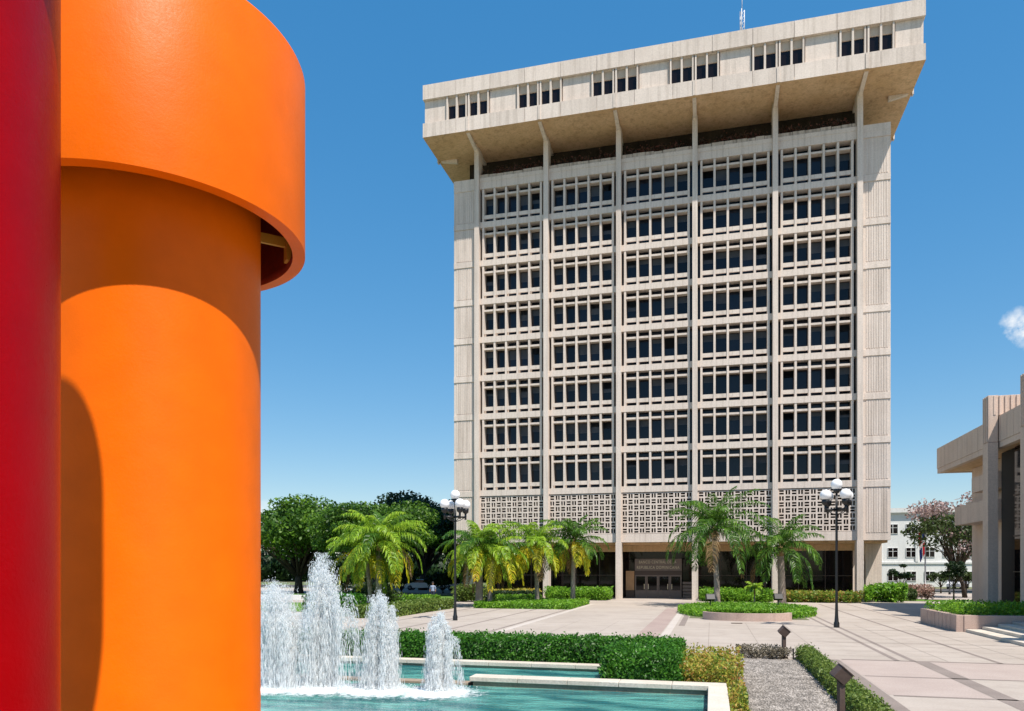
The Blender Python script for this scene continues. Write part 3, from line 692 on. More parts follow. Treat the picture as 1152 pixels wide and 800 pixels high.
# ------------------------------------------------------------------ pool
basin = empty('fountain_basin', (-6, 15, 0), 0, 'stone edged rectangular fountain pool with a low dividing wall', 'fountain pool')
BO = Vector((-6, 15, 0))
def bbuild(mb, name, mat, bevel=.012): return tbuild(mb, name, mat, bevel, basin, BO)
def coping(segs, z0, z1, horiz=True):
    b = MB()
    for (x0, x1, y0, y1) in segs:
        L = (x1 - x0) if horiz else (y1 - y0); n = max(1, round(L / 1.2))
        for k in range(n):
            a0, a1 = k / n, (k + 1) / n; g = .004
            if horiz: b.box(x0 + L * a0 + g, x0 + L * a1 - g, y0, y1, z0, z1)
            else: b.box(x0, x1, y0 + L * a0 + g, y0 + L * a1 - g, z0, z1)
    return b
bbuild(coping([(-5.3, .32, 16.3, 16.78)], .25, .36), 'divider_coping', M['stone'])
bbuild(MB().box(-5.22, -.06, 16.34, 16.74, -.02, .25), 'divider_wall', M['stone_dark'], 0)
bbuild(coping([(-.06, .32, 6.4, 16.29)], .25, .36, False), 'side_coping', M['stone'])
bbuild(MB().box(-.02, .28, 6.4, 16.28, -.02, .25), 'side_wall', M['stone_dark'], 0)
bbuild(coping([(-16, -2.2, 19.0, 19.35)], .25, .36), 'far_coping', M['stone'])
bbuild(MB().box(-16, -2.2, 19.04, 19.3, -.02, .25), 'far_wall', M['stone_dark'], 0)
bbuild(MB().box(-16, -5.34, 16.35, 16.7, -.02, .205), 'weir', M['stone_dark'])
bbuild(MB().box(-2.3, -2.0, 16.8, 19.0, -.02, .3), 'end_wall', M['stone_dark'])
bbuild(coping([(-16, .32, 6.05, 6.39)], 0, .36), 'near_coping', M['stone'])
bbuild(coping([(-16.4, -16.02, 6.05, 19.35)], 0, .36, False), 'left_coping', M['stone'])
sheet('water', -16.0, -.02, 6.4, 16.35, .15, M['water'])
sheet('upper_water', -16.0, -2.3, 16.7, 19.04, .19, M['water'])

# fountain jets: ballistic drops
def drops(P, d, s, ln_, zmin):
    n = len(P); t1 = unit(np.cross(d, rng.normal(size=(n, 3)))); t2 = np.cross(d, t1); S = s[:, None]; Ln = ln_[:, None]
    V = np.stack([P + d * Ln, P + t1 * S, P + t2 * S, P - t1 * S, P - t2 * S, P - d * Ln], 1).reshape(-1, 3); V[:, 2] = np.maximum(V[:, 2], zmin)
    base = (np.arange(n) * 6)[:, None]
    return V, np.concatenate([base + np.array(f) for f in ((0, 1, 2), (0, 2, 3), (0, 3, 4), (0, 4, 1), (5, 2, 1), (5, 3, 2), (5, 4, 3), (5, 1, 4))])
def jet(x, y, h, n, spread, r0, label, seed):
    g = np.random.default_rng(seed); G = 9.81; z0 = .15
    # many small streams leave the nozzle ring together, each with its own height and lean
    ns = 46; sq = np.sqrt(g.random(ns)); sa = g.random(ns) * 2 * np.pi; sh = h * np.clip(1 - .42 * sq ** 2 + g.normal(0, .075, ns), .35, 1.02); sl = np.abs(g.normal(0, spread, ns)) * (.25 + sq); sb = sa + g.normal(0, .6, ns)
    k = g.integers(0, ns, n); hh = sh[k] * (1 - .14 * g.random(n) ** 2); hh *= np.where(g.random(n) < .02, g.uniform(1.0, 1.12, n), 1.0)
    vz = np.sqrt(2 * G * hh); tf = 2 * vz / G
    t = np.where(g.random(n) < .35, .5 * g.random(n), .5 + .5 * g.random(n) ** .8) * tf
    lx = sl[k] * np.cos(sb[k]) + g.normal(0, spread * .18, n); ly = sl[k] * np.sin(sb[k]) + g.normal(0, spread * .18, n)
    jit = .012 + .03 * t
    P = np.stack([r0 * sq[k] * np.cos(sa[k]) + lx * t + g.normal(0, 1, n) * jit, r0 * sq[k] * np.sin(sa[k]) + ly * t + g.normal(0, 1, n) * jit, vz * t - .5 * G * t * t], 1) + np.array([x, y, z0])
    vel = np.stack([lx, ly, vz - G * t], 1); sp = np.linalg.norm(vel, axis=1); streak = g.random(n) < .62
    d = unit(vel + g.normal(0, 1, (n, 3)) * np.where(streak, .12, .9)[:, None])
    s = np.where(streak, .0035 + .0045 * g.random(n), .003 + .007 * g.random(n) ** 2.2)
    ln_ = np.where(streak, .012 + .022 * np.minimum(sp, 5) * g.uniform(.4, 1.2, n), s * 1.5)
    V, F = drops(P, d, s, ln_, z0 + .003)
    # splash where the water falls back
    m = n // 7; ra = g.random(m) * 2 * np.pi; rr = np.abs(g.normal(0, r0 * 1.0 + spread * .9, m)) + r0 * .3; zz = .16 * g.random(m) ** 2 * np.exp(-rr * .6)
    P2 = np.stack([x + rr * np.cos(ra), y + rr * np.sin(ra) * .8, z0 + .01 + zz], 1); s2 = .004 + .010 * g.random(m) ** 2
    V2, F2 = drops(P2, unit(g.normal(0, 1, (m, 3))), s2, s2 * 1.3, z0 + .003)
    o = np_mesh('fountain_jet', np.concatenate([V, V2]), np.concatenate([F, F2 + len(V)]), M['spray']); o.data.polygons.foreach_set('use_smooth', [True] * len(o.data.polygons))
    tag(o, label, 'water jet', 'jets of the fountain')
    # the solid frothy water column inside the spray
    nu, nv = 28, 46; vs = []; fs = []; from mathutils import noise
    for j in range(nv + 1):
        f = j / nv; rad = r0 * (1.0 - .60 * f ** 1.8) * (1 if f < .93 else math.sqrt(max(0, 1 - ((f - .93) / .07) ** 2)) + .02) * .85
        for i in range(nu):
            a = 2 * math.pi * i / nu; dr = 1 + .55 * noise.noise((math.cos(a) * 1.6 + seed, math.sin(a) * 1.6, f * h * 3.2)) + .35 * noise.noise((math.cos(a) * 5 + seed, math.sin(a) * 5, f * h * 6))
            vs.append((x + rad * dr * math.cos(a), y + rad * dr * math.sin(a), z0 + f * h * .80))
    for j in range(nv):
        for i in range(nu): fs.append((j * nu + i, j * nu + (i + 1) % nu, (j + 1) * nu + (i + 1) % nu, (j + 1) * nu + i))
    c = MB().add(vs, fs, True).build('core', M['froth'], o)
    return o
JETS = [(-5.66, 15.4, 1.74, 26000, .11, .17, 'shortest frothy white jet, rightmost of the fountain row'),
        (-6.95, 15.25, 2.15, 32000, .12, .19, 'rounded white jet second from the right in the fountain row'),
        (-8.30, 15.2, 2.95, 27000, .22, .23, 'tallest white jet of the fountain, with loose drops around its top'),
        (-9.35, 15.0, 2.38, 21000, .38, .36, 'broad ragged white jet leftmost in view, beside the orange column')]
for q, (jx, jy, jh, jn, js, jr, jl) in enumerate(JETS): jet(jx, jy, jh, jn, js, jr, jl, 100 + q)
# foam around the jets
fv, ff, fd = [], [], []
nx, ny = 110, 46; X0, X1, Y0, Y1 = -11.6, -4.2, 13.7, 16.2
for j in range(ny + 1):
    for i in range(nx + 1):
        x, y = X0 + (X1 - X0) * i / nx, Y0 + (Y1 - Y0) * j / ny
        d = max((math.exp(-((x - jx) ** 2 / .85 + (y - jy + .25) ** 2 / .75)) * (.80 + .1 * jh) for jx, jy, jh, *_ in JETS))
        fv.append((x, y, .155 + .05 * d * random.random())); fd.append(d * .75 if 0 < i < nx and 0 < j < ny else 0)
for j in range(ny):
    for i in range(nx): a = j * (nx + 1) + i; ff.append((a, a + 1, a + nx + 2, a + nx + 1))
me = bpy.data.meshes.new('foam'); me.from_pydata(fv, [], ff); me.materials.append(M['foam']); at = me.attributes.new('dens', 'FLOAT', 'POINT'); at.data.foreach_set('value', fd)
fo = bpy.data.objects.new('foam', me); COL.objects.link(fo); tag(fo, 'white churning foam on the water around the fountain jets', 'foam', kind='stuff')

# ------------------------------------------------------------------ hedges and beds
def hedge(name, x0, x1, y0, y1, z0, z1, mat, label, cat='hedge', dens=900, ls=.035, rough=.05, group=None, kind=None, tips=0, core=True):
    L = Leaves()
    def face(n, f):
        u, v = rng.random(n), rng.random(n); C, N = f(u, v); C = C + rng.normal(0, rough, (n, 3)) ; C[:, 2] = np.maximum(C[:, 2], z0 + .01)
        L.leaves(C, N + rng.normal(0, .65, (n, 3)), ls * rng.uniform(.7, 1.5, n), ls * rng.uniform(.45, .8, n))
    dx, dy, dz = x1 - x0, y1 - y0, z1 - z0; one = np.ones
    def arr(*a): return np.stack(np.broadcast_arrays(*a), 1).astype(float)
    face(int(dens * dx * dy), lambda u, v: (arr(x0 + u * dx, y0 + v * dy, z1 + .028 * np.sin(u * dx * 4.1 + 1) * np.cos(v * 4 + u * 3) + .022 * np.sin(u * dx * 9.7)), np.tile([0, 0, 1.], (len(u), 1))))
    face(int(dens * dx * dz), lambda u, v: (arr(x0 + u * dx, y0, z0 + v * dz), np.tile([0, -1., .3], (len(u), 1))))
    face(int(dens * dx * dz * .5), lambda u, v: (arr(x0 + u * dx, y1, z0 + v * dz), np.tile([0, 1., .3], (len(u), 1))))
    face(int(dens * dy * dz), lambda u, v: (arr(x0, y0 + u * dy, z0 + v * dz), np.tile([-1., 0, .3], (len(u), 1))))
    face(int(dens * dy * dz), lambda u, v: (arr(x1, y0 + u * dy, z0 + v * dz), np.tile([1., 0, .3], (len(u), 1))))
    if tips:
        n = int(tips * dx * dy); C = arr(x0 + rng.random(n) * dx, y0 + rng.random(n) * dy, z1 + np.abs(rng.normal(.03, .075, n)))
        L.leaves(C, rng.normal(0, 1, (n, 3)) * [1, 1, .3], ls * 1.2, ls * .6)
    if core:
        k = min(.07, dz * .25); L.box_core(x0 + k, x1 - k, y0 + k, y1 - k, z0, z1 - k)
    o = L.build(name, mat); return tag(o, label, cat, group, kind)
hedge('hedge', -15.5, -.72, 19.5, 20.55, 0, .92, M['leaf_hedge'], 'long clipped dark green hedge behind the pool', dens=1150, ls=.036, tips=60)
hedge('hedge', -2.36, -.72, 16.95, 19.45, 0, .90, M['leaf_hedge'], 'square clipped green hedge block at the right end of the pool', dens=1300, ls=.034, tips=60)
def shrubs(name, x0, x1, y0, y1, h, mat, label, n, ls, cat='shrub', kind=None, clump=26, group=None, z=0.0, flat=.6):
    """loose planting: clumps of upright leaves filling a bed"""
    L = Leaves(); k = max(6, int((x1 - x0) * (y1 - y0) * clump))
    cx, cy = rng.uniform(x0, x1, k), rng.uniform(y0, y1, k); ch = h * rng.uniform(.55, 1.05, k)
    i = rng.integers(0, k, n); zz = rng.random(n) ** flat
    r = .16 * (h / .8) ** .5
    C = np.stack([cx[i] + rng.normal(0, r, n) * (.5 + zz), cy[i] + rng.normal(0, r, n) * (.5 + zz), z + .02 + ch[i] * zz], 1)
    C[:, 0] = np.clip(C[:, 0], x0 - .07, x1 + .07); C[:, 1] = np.clip(C[:, 1], y0 - .12, y1 + .12)
    L.leaves(C, rng.normal(0, 1, (n, 3)) + [0, -.2, .5], ls * rng.uniform(.7, 1.5, n), ls * rng.uniform(.35, .6, n))
    return tag(L.build(name, mat), label, cat, group, kind)
sheet('bed_soil', -.7, .74, 16.82, 21.2, .01, M['earth']); sheet('bed_soil_strip', .34, .74, 8, 16.8, .01, M['earth'])
shrubs('yellow_shrub', -.6, .62, 17.1, 20.8, .85, M['leaf_yellow'], 'loose yellow and orange leaved shrub beside the green hedge block', 6800, .042, clump=13)
shrubs('yellow_shrub', .42, .6, 10, 16.9, .42, M['leaf_yellow'], 'sparse yellow shrub strip along the pool side coping', 2600, .04, clump=18)
sheet('gravel', .74, 2.58, 8, 24.5, .012, M['gravel_base'])
# loose stones on the gravel
n = 14000; C = np.stack([rng.uniform(.74, 2.56, n), 12 + 12.4 * rng.random(n), np.full(n, .02)], 1)
s = rng.uniform(.012, .03, n)
off = np.array([(1, 0, 0), (0, 1, 0), (-1, 0, 0), (0, -1, 0), (0, 0, .8)], dtype=float)
ra = rng.random(n) * 6.28; co_, si_ = np.cos(ra), np.sin(ra)
O = off[None] * s[:, None, None] * rng.uniform(.7, 1.3, (n, 5, 1)); O = np.stack([O[..., 0] * co_[:, None] - O[..., 1] * si_[:, None], O[..., 0] * si_[:, None] + O[..., 1] * co_[:, None], O[..., 2]], 2)
V = (C[:, None] + O).reshape(-1, 3); base = (np.arange(n) * 5)[:, None]
F = np.concatenate([base + np.array(f) for f in ((0, 1, 4), (1, 2, 4), (2, 3, 4), (3, 0, 4))])
M['pebble'] = leafmat('pebble', [(.09, .08, .07), (.22, .195, .17), (.42, .38, .34)], 0, .8, 2)
tag(np_mesh('gravel_stones', V, F, M['pebble']), 'loose grey gravel in the bed beside the pool', 'gravel', kind='stuff')
hedge('low_hedge', 2.62, 3.05, 10, 25.3, 0, .31, M['leaf_low'], 'low narrow olive green hedge edging the gravel bed', dens=1500, ls=.03, rough=.045, tips=80)
shrubs('dry_plant', .85, 2.35, 24.6, 25.25, .38, M['leaf_dry'], 'grey dry low plants at the far end of the gravel bed', 2600, .04, cat='plant', clump=30)

# spot lights on posts
def spot(x, y, rz, label):
    t = empty('garden_spotlight', (x, y, 0), rz, label, 'garden light', 'brown spotlights in the gravel bed')
    b = MB(); b.box(-.055, .055, -.055, .055, .0, .78); b.box(-.10, .10, -.10, .10, 0, .06); b.build('post', M['brown_metal'], t, .008)
    Mx = Matrix.Translation((0, 0, .84)) @ Matrix.Rotation(R(40), 4, 'Y') @ Matrix.Rotation(R(12), 4, 'X')
    b = MB(); b.box(-.135, .135, -.12, .12, -.12, .12, Mx); h = b.build('lamp_housing', M['brown_metal'], t, .01)
    b = MB(); b.box(-.145, .145, -.13, .13, .122, .138, Mx); b.build('visor', M['brown_metal'], h)
    b = MB(); b.box(-.11, .11, -.09, .09, -.13, -.121, Mx); b.build('lens', M['dark_glass'], h)
    return t
spot(2.2, 25.0, R(15), 'brown box spotlight on a post at the far end of the gravel bed')
spot(2.33, 15.1, R(20), 'nearer brown box spotlight on a post in the gravel bed')
tag(MB().box(2.42, 2.46, 24.6, 24.64, 0, .36).build('marker_stake', M['black'], bevel=.004), 'thin black stake standing beside the far spotlight', 'stake')

tag(MB().box(1.0, 1.55, 40.2, 40.6, .004, .02).build('drain_cover', M['brown_metal'], bevel=.004), 'small dark metal drain cover in the paving before the curved planter', 'drain cover')
# oval planter in front of the tower
pl = empty('oval_planter', (1.9, 43.6, 0), 0, 'low pink kerbed curved planter in front of the right-hand palms', 'planter')
b = MB(); ns = 48; pts = []
for k in range(ns + 1):
    a = math.pi + math.pi * k / ns; pts.append((2.35 * math.cos(a), 1.5 * math.sin(a)))
for k in range(ns):
    (xa, ya), (xb, yb) = pts[k], pts[k + 1]; q = .87
    for (z0, z1) in ((0, .42),):
        b.add([(xa, ya, z0), (xb, yb, z0), (xb, yb, z1), (xa, ya, z1), (xa * q, ya * q, z0), (xb * q, yb * q, z0), (xb * q, yb * q, z1), (xa * q, ya * q, z1)], [(0, 1, 2, 3), (3, 2, 6, 7), (7, 6, 5, 4)] + ([(0, 3, 7, 4)] if k == 0 else []) + ([(1, 5, 6, 2)] if k == ns - 1 else []))
b.build('kerb', M['kerb_pink'], pl)
b = MB(); b.add([(p[0] * .86, p[1] * .86, .36) for p in pts], [tuple(range(len(pts)))]); b.build('soil', M['earth'], pl)
def ellipse_cover(name, cx, cy, rx, ry, z0, h, mat, label, n, ls, half=False, cat='ground cover'):
    L = Leaves(); r = np.sqrt(rng.random(n)); a = rng.random(n) * 2 * np.pi
    if half: a = np.pi + rng.random(n) * np.pi
    C = np.stack([cx + rx * r * np.cos(a), cy + ry * r * np.sin(a), z0 + h * rng.random(n)], 1)
    L.leaves(C, rng.normal(0, 1, (n, 3)) + [0, -.3, .6], ls * rng.uniform(.7, 1.4, n), ls * rng.uniform(.3, .55, n))
    return tag(L.build(name, mat), label, cat, kind='stuff')
ellipse_cover('ground_cover', 1.9, 43.75, 2.15, 1.4, .36, .3, M['leaf_bright'], 'green ground cover filling the curved planter', 5500, .07, True)
ellipse_cover('ground_cover', 2.1, 50.5, 4.2, 7.2, .0, .42, M['leaf_bright'], 'green ground cover bed behind the curved planter', 26000, .085)
sheet('island_soil', -1.2, 5.2, 44, 57, .012, M['earth'])
# beds along the tower foot
for i, (x0, x1, mt, lb) in enumerate(((-21.4, -15.5, 'leaf_gold', 'yellow flowering shrub bed at the tower foot behind the left palms'), (-14.6, -8.8, 'leaf_bright', 'bright green plant bed at the tower foot left of the entrance'),
        (-.9, 5.0, 'leaf_bright', 'bright green plant bed at the tower foot right of the entrance'), (5.9, 12.0, 'leaf_mixed', 'yellow green plant bed at the tower foot below the rightmost bay'))):
    shrubs('planting_bed', x0, x1, 66.6, 69.3, 1.15 if mt == 'leaf_bright' else .95, M[mt], lb, 9000, .11, cat='plant bed', clump=10, group='plant beds along the tower foot', flat=.8)
hedge('low_hedge', -21.6, -14.6, 63.6, 65.2, 0, .75, M['leaf_dark'], 'dark green clipped hedge in front of the yellow shrub bed', dens=260, ls=.08, rough=.06)
# left islands with clipped edges
hedge('low_hedge', -16.3, -9.4, 51.2, 59.6, 0, .38, M['leaf_bright'], 'low clipped green island hedge under the two slim palms', dens=240, ls=.07, rough=.04)
hedge('low_hedge', -19.6, -17.7, 39.2, 51.0, 0, .62, M['leaf_low'], 'clipped green edging hedge beside the left lamp post', dens=260, ls=.07, rough=.05)
hedge('low_hedge', -23.4, -20.8, 40.2, 43.2, 0, 1.15, M['leaf_hedge'], 'taller dark clipped hedge left of the edging hedge', dens=260, ls=.075, rough=.07)
hedge('low_hedge', -17.4, -13.8, 60.8, 62.2, 0, .55, M['leaf_bright'], 'thin bright hedge strip behind the left palms', dens=200, ls=.08)
sheet('lawn', -60, -19.7, 44, 56, .02, M['grass']); sheet('lawn_strip', -60, -20.8, 62, 76, .02, M['grass']); sheet('lawn_right', 12.6, 60, 72, 76, .02, M['grass'])
hedge('hedge', -30.5, -21.5, 57.5, 58.4, 0, .6, M['leaf_bright'], 'low green hedge at the back of the left lawn', dens=170, ls=.08)
# right planter with greenery
pr = empty('raised_planter', (16, 41, 0), 0, 'raised rectangular concrete planter full of green plants beside the steps', 'planter')
b = MB(); PO = Vector((16, 41, 0))
b.box(10.55, 10.85, 37.55, 43.5, 0, .74); b.box(10.86, 26, 37.52, 37.8, 0, .74); b.box(10.86, 26, 43.2, 43.5, 0, .74)
for k in range(7):  b.box(10.53, 10.56, 38.4 + k * .62, 38.4 + k * .62 + .02, .02, .73)
tbuild(b, 'planter_wall', M['kerb_pink'], .015, pr, PO)
tbuild(MB().box(10.86, 26, 37.81, 43.19, .3, .62), 'soil', M['earth'], 0, pr, PO)
shrubs('planter_plants', 10.75, 24, 37.9, 43.1, .62, M['leaf_bright'], 'bright green plants growing in the raised planter by the steps', 17000, .075, cat='plant', clump=8, z=.6, kind='stuff')

# ------------------------------------------------------------------ palms
def palm_mesh(seed, nf, Lf, e_hi, e_lo, ylow, lime, leaf=.80, ntr=42):
    g = np.random.default_rng(seed); L = Leaves(); V = []; F = []; MI = []; cnt = 0; rach = MB()
    for i in range(nf):
        q = (i + .5) / nf; az = i * 2.39996 + g.normal(0, .15); e = R(e_hi + (e_lo - e_hi) * q ** .9 + g.normal(0, 5)); fl = Lf * g.uniform(.85, 1.1) * (.8 if q < .12 else 1)
        p = np.array([.06 * math.cos(az), .06 * math.sin(az), .0]); ns = 16; ds = fl / ns; path = [p]; tang = []
        sag = R(4.6 + 4.2 * min(1, q * 1.5)) * g.uniform(.8, 1.2)
        for k in range(ns):
            tdir = np.array([math.cos(e) * math.cos(az), math.cos(e) * math.sin(az), math.sin(e)]); p = p + tdir * ds; path.append(p); tang.append(tdir)
            e -= sag * (.45 + 1.1 * k / ns) ; e = max(e, R(-82))
        mi = 1 if (q > ylow and g.random() < .72) else (2 if (lime and g.random() < .75) else 0)
        if q > .955 and nf > 15: mi = 3
        rach.mi = mi; rach.tube(path, [max(.008, .035 * (1 - k / (ns + 1))) for k in range(ns + 1)], 4, True, False)
        for j in range(ntr):
            f = .14 + .85 * j / ntr; kk = min(int(f * ns), ns - 1); fr = f * ns - kk; pt = path[kk] * (1 - fr) + path[kk + 1] * fr; t = tang[kk]
            side = np.cross(t, [0, 0, 1.]); sn = np.linalg.norm(side); side = side / sn if sn > .05 else np.array([math.sin(az), -math.cos(az), 0]); upn = np.cross(side, t)
            ll = leaf * (math.sin(math.pi * min(1, f * .82 + .16)) ** .6) * g.uniform(.85, 1.1)
            for sg in (-1, 1):
                d1 = side * sg * .85 + t * .45 + upn * .22 + np.array([0, 0, -.18]) + g.normal(0, .10, 3); d1 /= np.linalg.norm(d1)
                d2 = d1 * .55 + np.array([0, 0, -.85]) + t * .15 + g.normal(0, .08, 3); d2 /= np.linalg.norm(d2)
                wv = np.cross(d1, upn + g.normal(0, .5, 3)); wv /= np.linalg.norm(wv) + 1e-6
                a = pt; b_ = pt + d1 * ll * .45; c_ = b_ + d2 * ll * .55; w1 = .034
                V += [a - wv * .012, a + wv * .012, b_ + wv * w1, b_ - wv * w1, c_ + wv * .006, c_ - wv * .006]
                F += [(cnt, cnt + 1, cnt + 2, cnt + 3), (cnt + 3, cnt + 2, cnt + 4, cnt + 5)]; MI += [mi, mi]; cnt += 6
    return np.array(V), np.array(F), np.array(MI), rach
M['palm_dead'] = leafmat('dead_frond', [(.10, .06, .025), (.20, .125, .05), (.28, .19, .08)], .2, .7, 1)
PM = [M['palm_green'], M['palm_yellow'], M['palm_lime'], M['palm_dead']]
def palm(loc, h, r, crown, label, lean=(0, 0), two=None, group='feather palms in front of the tower', rz=0.0):
    t = empty('palm_tree', loc, rz, label, 'palm tree', group)
    def trunk(off, h, r, lean):
        b = MB(); n = 22; pts = []; rad = []
        for k in range(n + 1):
            f = k / n; pts.append((off[0] + lean[0] * f ** 1.5, off[1] + lean[1] * f ** 1.5, h * f)); rad.append(r * (1.25 - .35 * f ** .5) * (1.03 if k % 2 else .97))
        b.tube(pts, rad, 12); b.build('trunk', M['bark'], t)
        b = MB(); tp = pts[-1]; b.tube([(tp[0], tp[1], tp[2] - .55), (tp[0], tp[1], tp[2] - .2), (tp[0], tp[1], tp[2] + .25)], [r * .95, r * 1.25, r * .5], 10); b.build('leaf_base', M['shaft'], t)
        return pts[-1]
    def top(tp, cr):
        V, F, MI, rach = cr; V = V + np.array([tp[0], tp[1], tp[2]]); o = np_mesh('crown', V, F, PM, t, MI)
        rc_ = MB(); rc_.v = [(p[0] + tp[0], p[1] + tp[1], p[2] + tp[2]) for p in rach.v]; rc_.f = rach.f; rc_.m = rach.m; rc_.sm = rach.sm
        rc_.build('frond_stems', PM, o)
    top(trunk((0, 0), h, r, lean), crown)
    if two: top(trunk(two[0], two[1], two[2], two[3]), two[4])
    return t
palm((-22.6, 49, 0), 4.6, .21, palm_mesh(1, 44, 4.1, 84, -18, .72, True), 'large lime and yellow double palm left of the lamp post', two=((-.75, .3), 3.9, .15, (-.5, .2), palm_mesh(2, 26, 3.4, 75, -25, .65, True)))
palm((-16.6, 53.5, 0), 4.3, .26, palm_mesh(3, 38, 3.7, 82, -22, .76, True), 'double trunk yellow green palm right behind the lamp post', two=((.75, .1), 4.0, .16, (.35, 0), palm_mesh(4, 26, 3.3, 78, -25, .62, True)))
palm((-13.0, 57, 0), 4.6, .16, palm_mesh(5, 32, 3.5, 82, -26, .64, True), 'slim palm with golden drooping lower fronds in the island hedge', lean=(-.15, 0))
palm((-10.5, 58.6, 0), 5.0, .17, palm_mesh(6, 28, 3.2, 84, -28, .80, False), 'slim green palm with a grey trunk nearest the entrance', lean=(.1, 0))
palm((.45, 58.2, 0), 5.7, .20, palm_mesh(7, 38, 4.6, 88, -20, 1.1, False, .95), 'tall dark green drooping palm right of the entrance', lean=(-.25, 0))
palm((5.2, 60.5, 0), 4.3, .27, palm_mesh(8, 28, 4.1, 84, -12, 1.1, False, .92), 'shorter thick trunked green palm beside the right lamp post', lean=(-.3, 0), rz=1.0)
palm((3.05, 57.5, 0.1), 1.35, .05, palm_mesh(9, 11, .8, 70, 0, .9, True, .3, 18), 'tiny young palm between the two right-hand palms')

# ------------------------------------------------------------------ trees
def tree(name, loc, h, rx, rz_, trunk_h, mat, label, cat='tree', n=16000, ls=.16, clumps=60, bark='bark_dark', group=None, mats=None, top_mi=None, flat=.5, seed=0, puff=1.0, squash=.62, trunk_r=.35, lean=(0, 0)):
    g = np.random.default_rng(seed); t = empty(name, loc, 0, label, cat, group)
    cz = (h + trunk_h) / 2 + (h - trunk_h) * .05; ry = rx; zr = (h - trunk_h) / 2
    d = unit(g.normal(size=(clumps, 3))); rad = g.random(clumps) ** .38
    Cc = d * rad[:, None] * np.array([rx * .82, ry * .82, zr * .80]); Cc[:, 2] = np.where(Cc[:, 2] < 0, Cc[:, 2] * flat, Cc[:, 2])
    cr = rx * g.uniform(.16, .30, clumps) * puff
    b = MB(); pts = [(0, 0, 0), (lean[0] * .3, lean[1] * .3, trunk_h * .5), (lean[0], lean[1], trunk_h)]
    b.tube(pts, [trunk_r * 1.2, trunk_r * .9, trunk_r * .75], 10)
    for k in range(min(clumps, 26)):
        e = Cc[k] + [lean[0], lean[1], cz]; s0 = Vector((lean[0], lean[1], trunk_h * g.uniform(.8, 1.0))); e = Vector(e); mid = s0.lerp(e, .5) + Vector((g.normal(0, .2), g.normal(0, .2), .05 * h))
        b.tube([s0, mid, e], [trunk_r * .4, trunk_r * .22, .03], 6)
    b.build('trunk', M[bark], t)
    L = Leaves(); per = np.maximum(20, (n * cr ** 2 / np.sum(cr ** 2)).astype(int)); tot_mi = []
    for k in range(clumps):
        m_ = per[k]; dd = unit(g.normal(size=(m_, 3))); rr = g.random(m_) ** .33
        P = Cc[k] + dd * (rr * cr[k])[:, None] * [1.15, 1.15, squash] + [lean[0], lean[1], cz]
        L.leaves(P, dd * .6 + g.normal(0, .7, (m_, 3)) + [0, 0, .5], ls * g.uniform(.6, 1.4, m_), ls * g.uniform(.4, .8, m_), 0 if top_mi is None else int(Cc[k][2] > top_mi * zr or g.random() < .1))
    L.build('crown', mats or M[mat], t); return t
G_ = 'broad trees beyond the left lawn'
tree('shade_tree', (-33.5, 72, 0), 10.2, 8.2, 0, 2.0, 'leaf_tree', 'broad mid green shade tree beside the orange column', n=36000, ls=.17, clumps=85, group=G_, puff=1.05, squash=.42, seed=11, trunk_r=.5)
tree('shade_tree', (-46, 78, 0), 11, 8, 0, 2.0, 'leaf_tree', 'broad green tree mostly hidden behind the orange column', n=14000, ls=.24, clumps=80, group=G_, seed=12, trunk_r=.5)
tree('shade_tree', (-37, 94, 0), 13.4, 8, 0, 2.2, 'leaf_dark', 'tall dark tree rising behind the lime palm', n=20000, ls=.24, clumps=80, group=G_, seed=13, trunk_r=.55)
tree('shade_tree', (-27.5, 86, 0), 11.6, 7.5, 0, 1.8, 'leaf_dark', 'dark dense tree behind the lamp post by the tower', n=24000, ls=.22, clumps=90, group=G_, seed=14, trunk_r=.6)
tree('shade_tree', (-26, 79, 0), 9.2, 4.5, 0, 1.6, 'leaf_dark', 'shadowy dark tree close to the tower corner', n=20000, ls=.17, clumps=70, group=G_, seed=15, trunk_r=.5)
tree('shade_tree', (-47, 104, 0), 12.5, 9, 0, 2.0, 'leaf_dark', 'far dark tree at the back of the lawn', n=14000, ls=.28, clumps=70, group=G_, seed=16, trunk_r=.5)
for k, (x, y, hh) in enumerate(((-34.5, 81, 3.0), (-30, 82.5, 2.6), (-39, 83, 3.2), (-43.5, 84, 2.8))):
    tree('understorey_bush', (x, y, 0), hh, 2.6, 0, .3, 'leaf_dark', ['dark bush in the shade behind the tall fountain jet', 'dark bush in the shade behind the lime palm trunks', 'dark bush below the shade tree beside the orange column', 'dark bush furthest left beneath the shade trees'][k], cat='bush', n=4000, ls=.15, clumps=34, group='bushes under the shade trees', seed=20 + k, trunk_r=.08)
tree('jacaranda_tree', (23.8, 82, 0), 10.9, 5.2, 0, 2.4, 'leaf_jac', 'open crowned tree with mauve blossom between the two buildings', n=6400, ls=.16, clumps=80, mats=[M['leaf_jac'], M['leaf_mauve']], top_mi=.2, flat=.9, seed=31, trunk_r=.2, lean=(-.6, 0))
tree('shade_tree', (34, 100, 0), 10.5, 6.5, 0, 2.5, 'leaf_tree', 'green tree behind the jacaranda beside the low building', n=12000, ls=.2, clumps=60, seed=32, trunk_r=.35)
tree('topiary_tree', (20.6, 74, 0), 3.6, 1.25, 0, 1.3, 'leaf_dark', 'small dark round topiary tree in front of the jacaranda', n=3500, ls=.08, clumps=40, seed=33, trunk_r=.07)
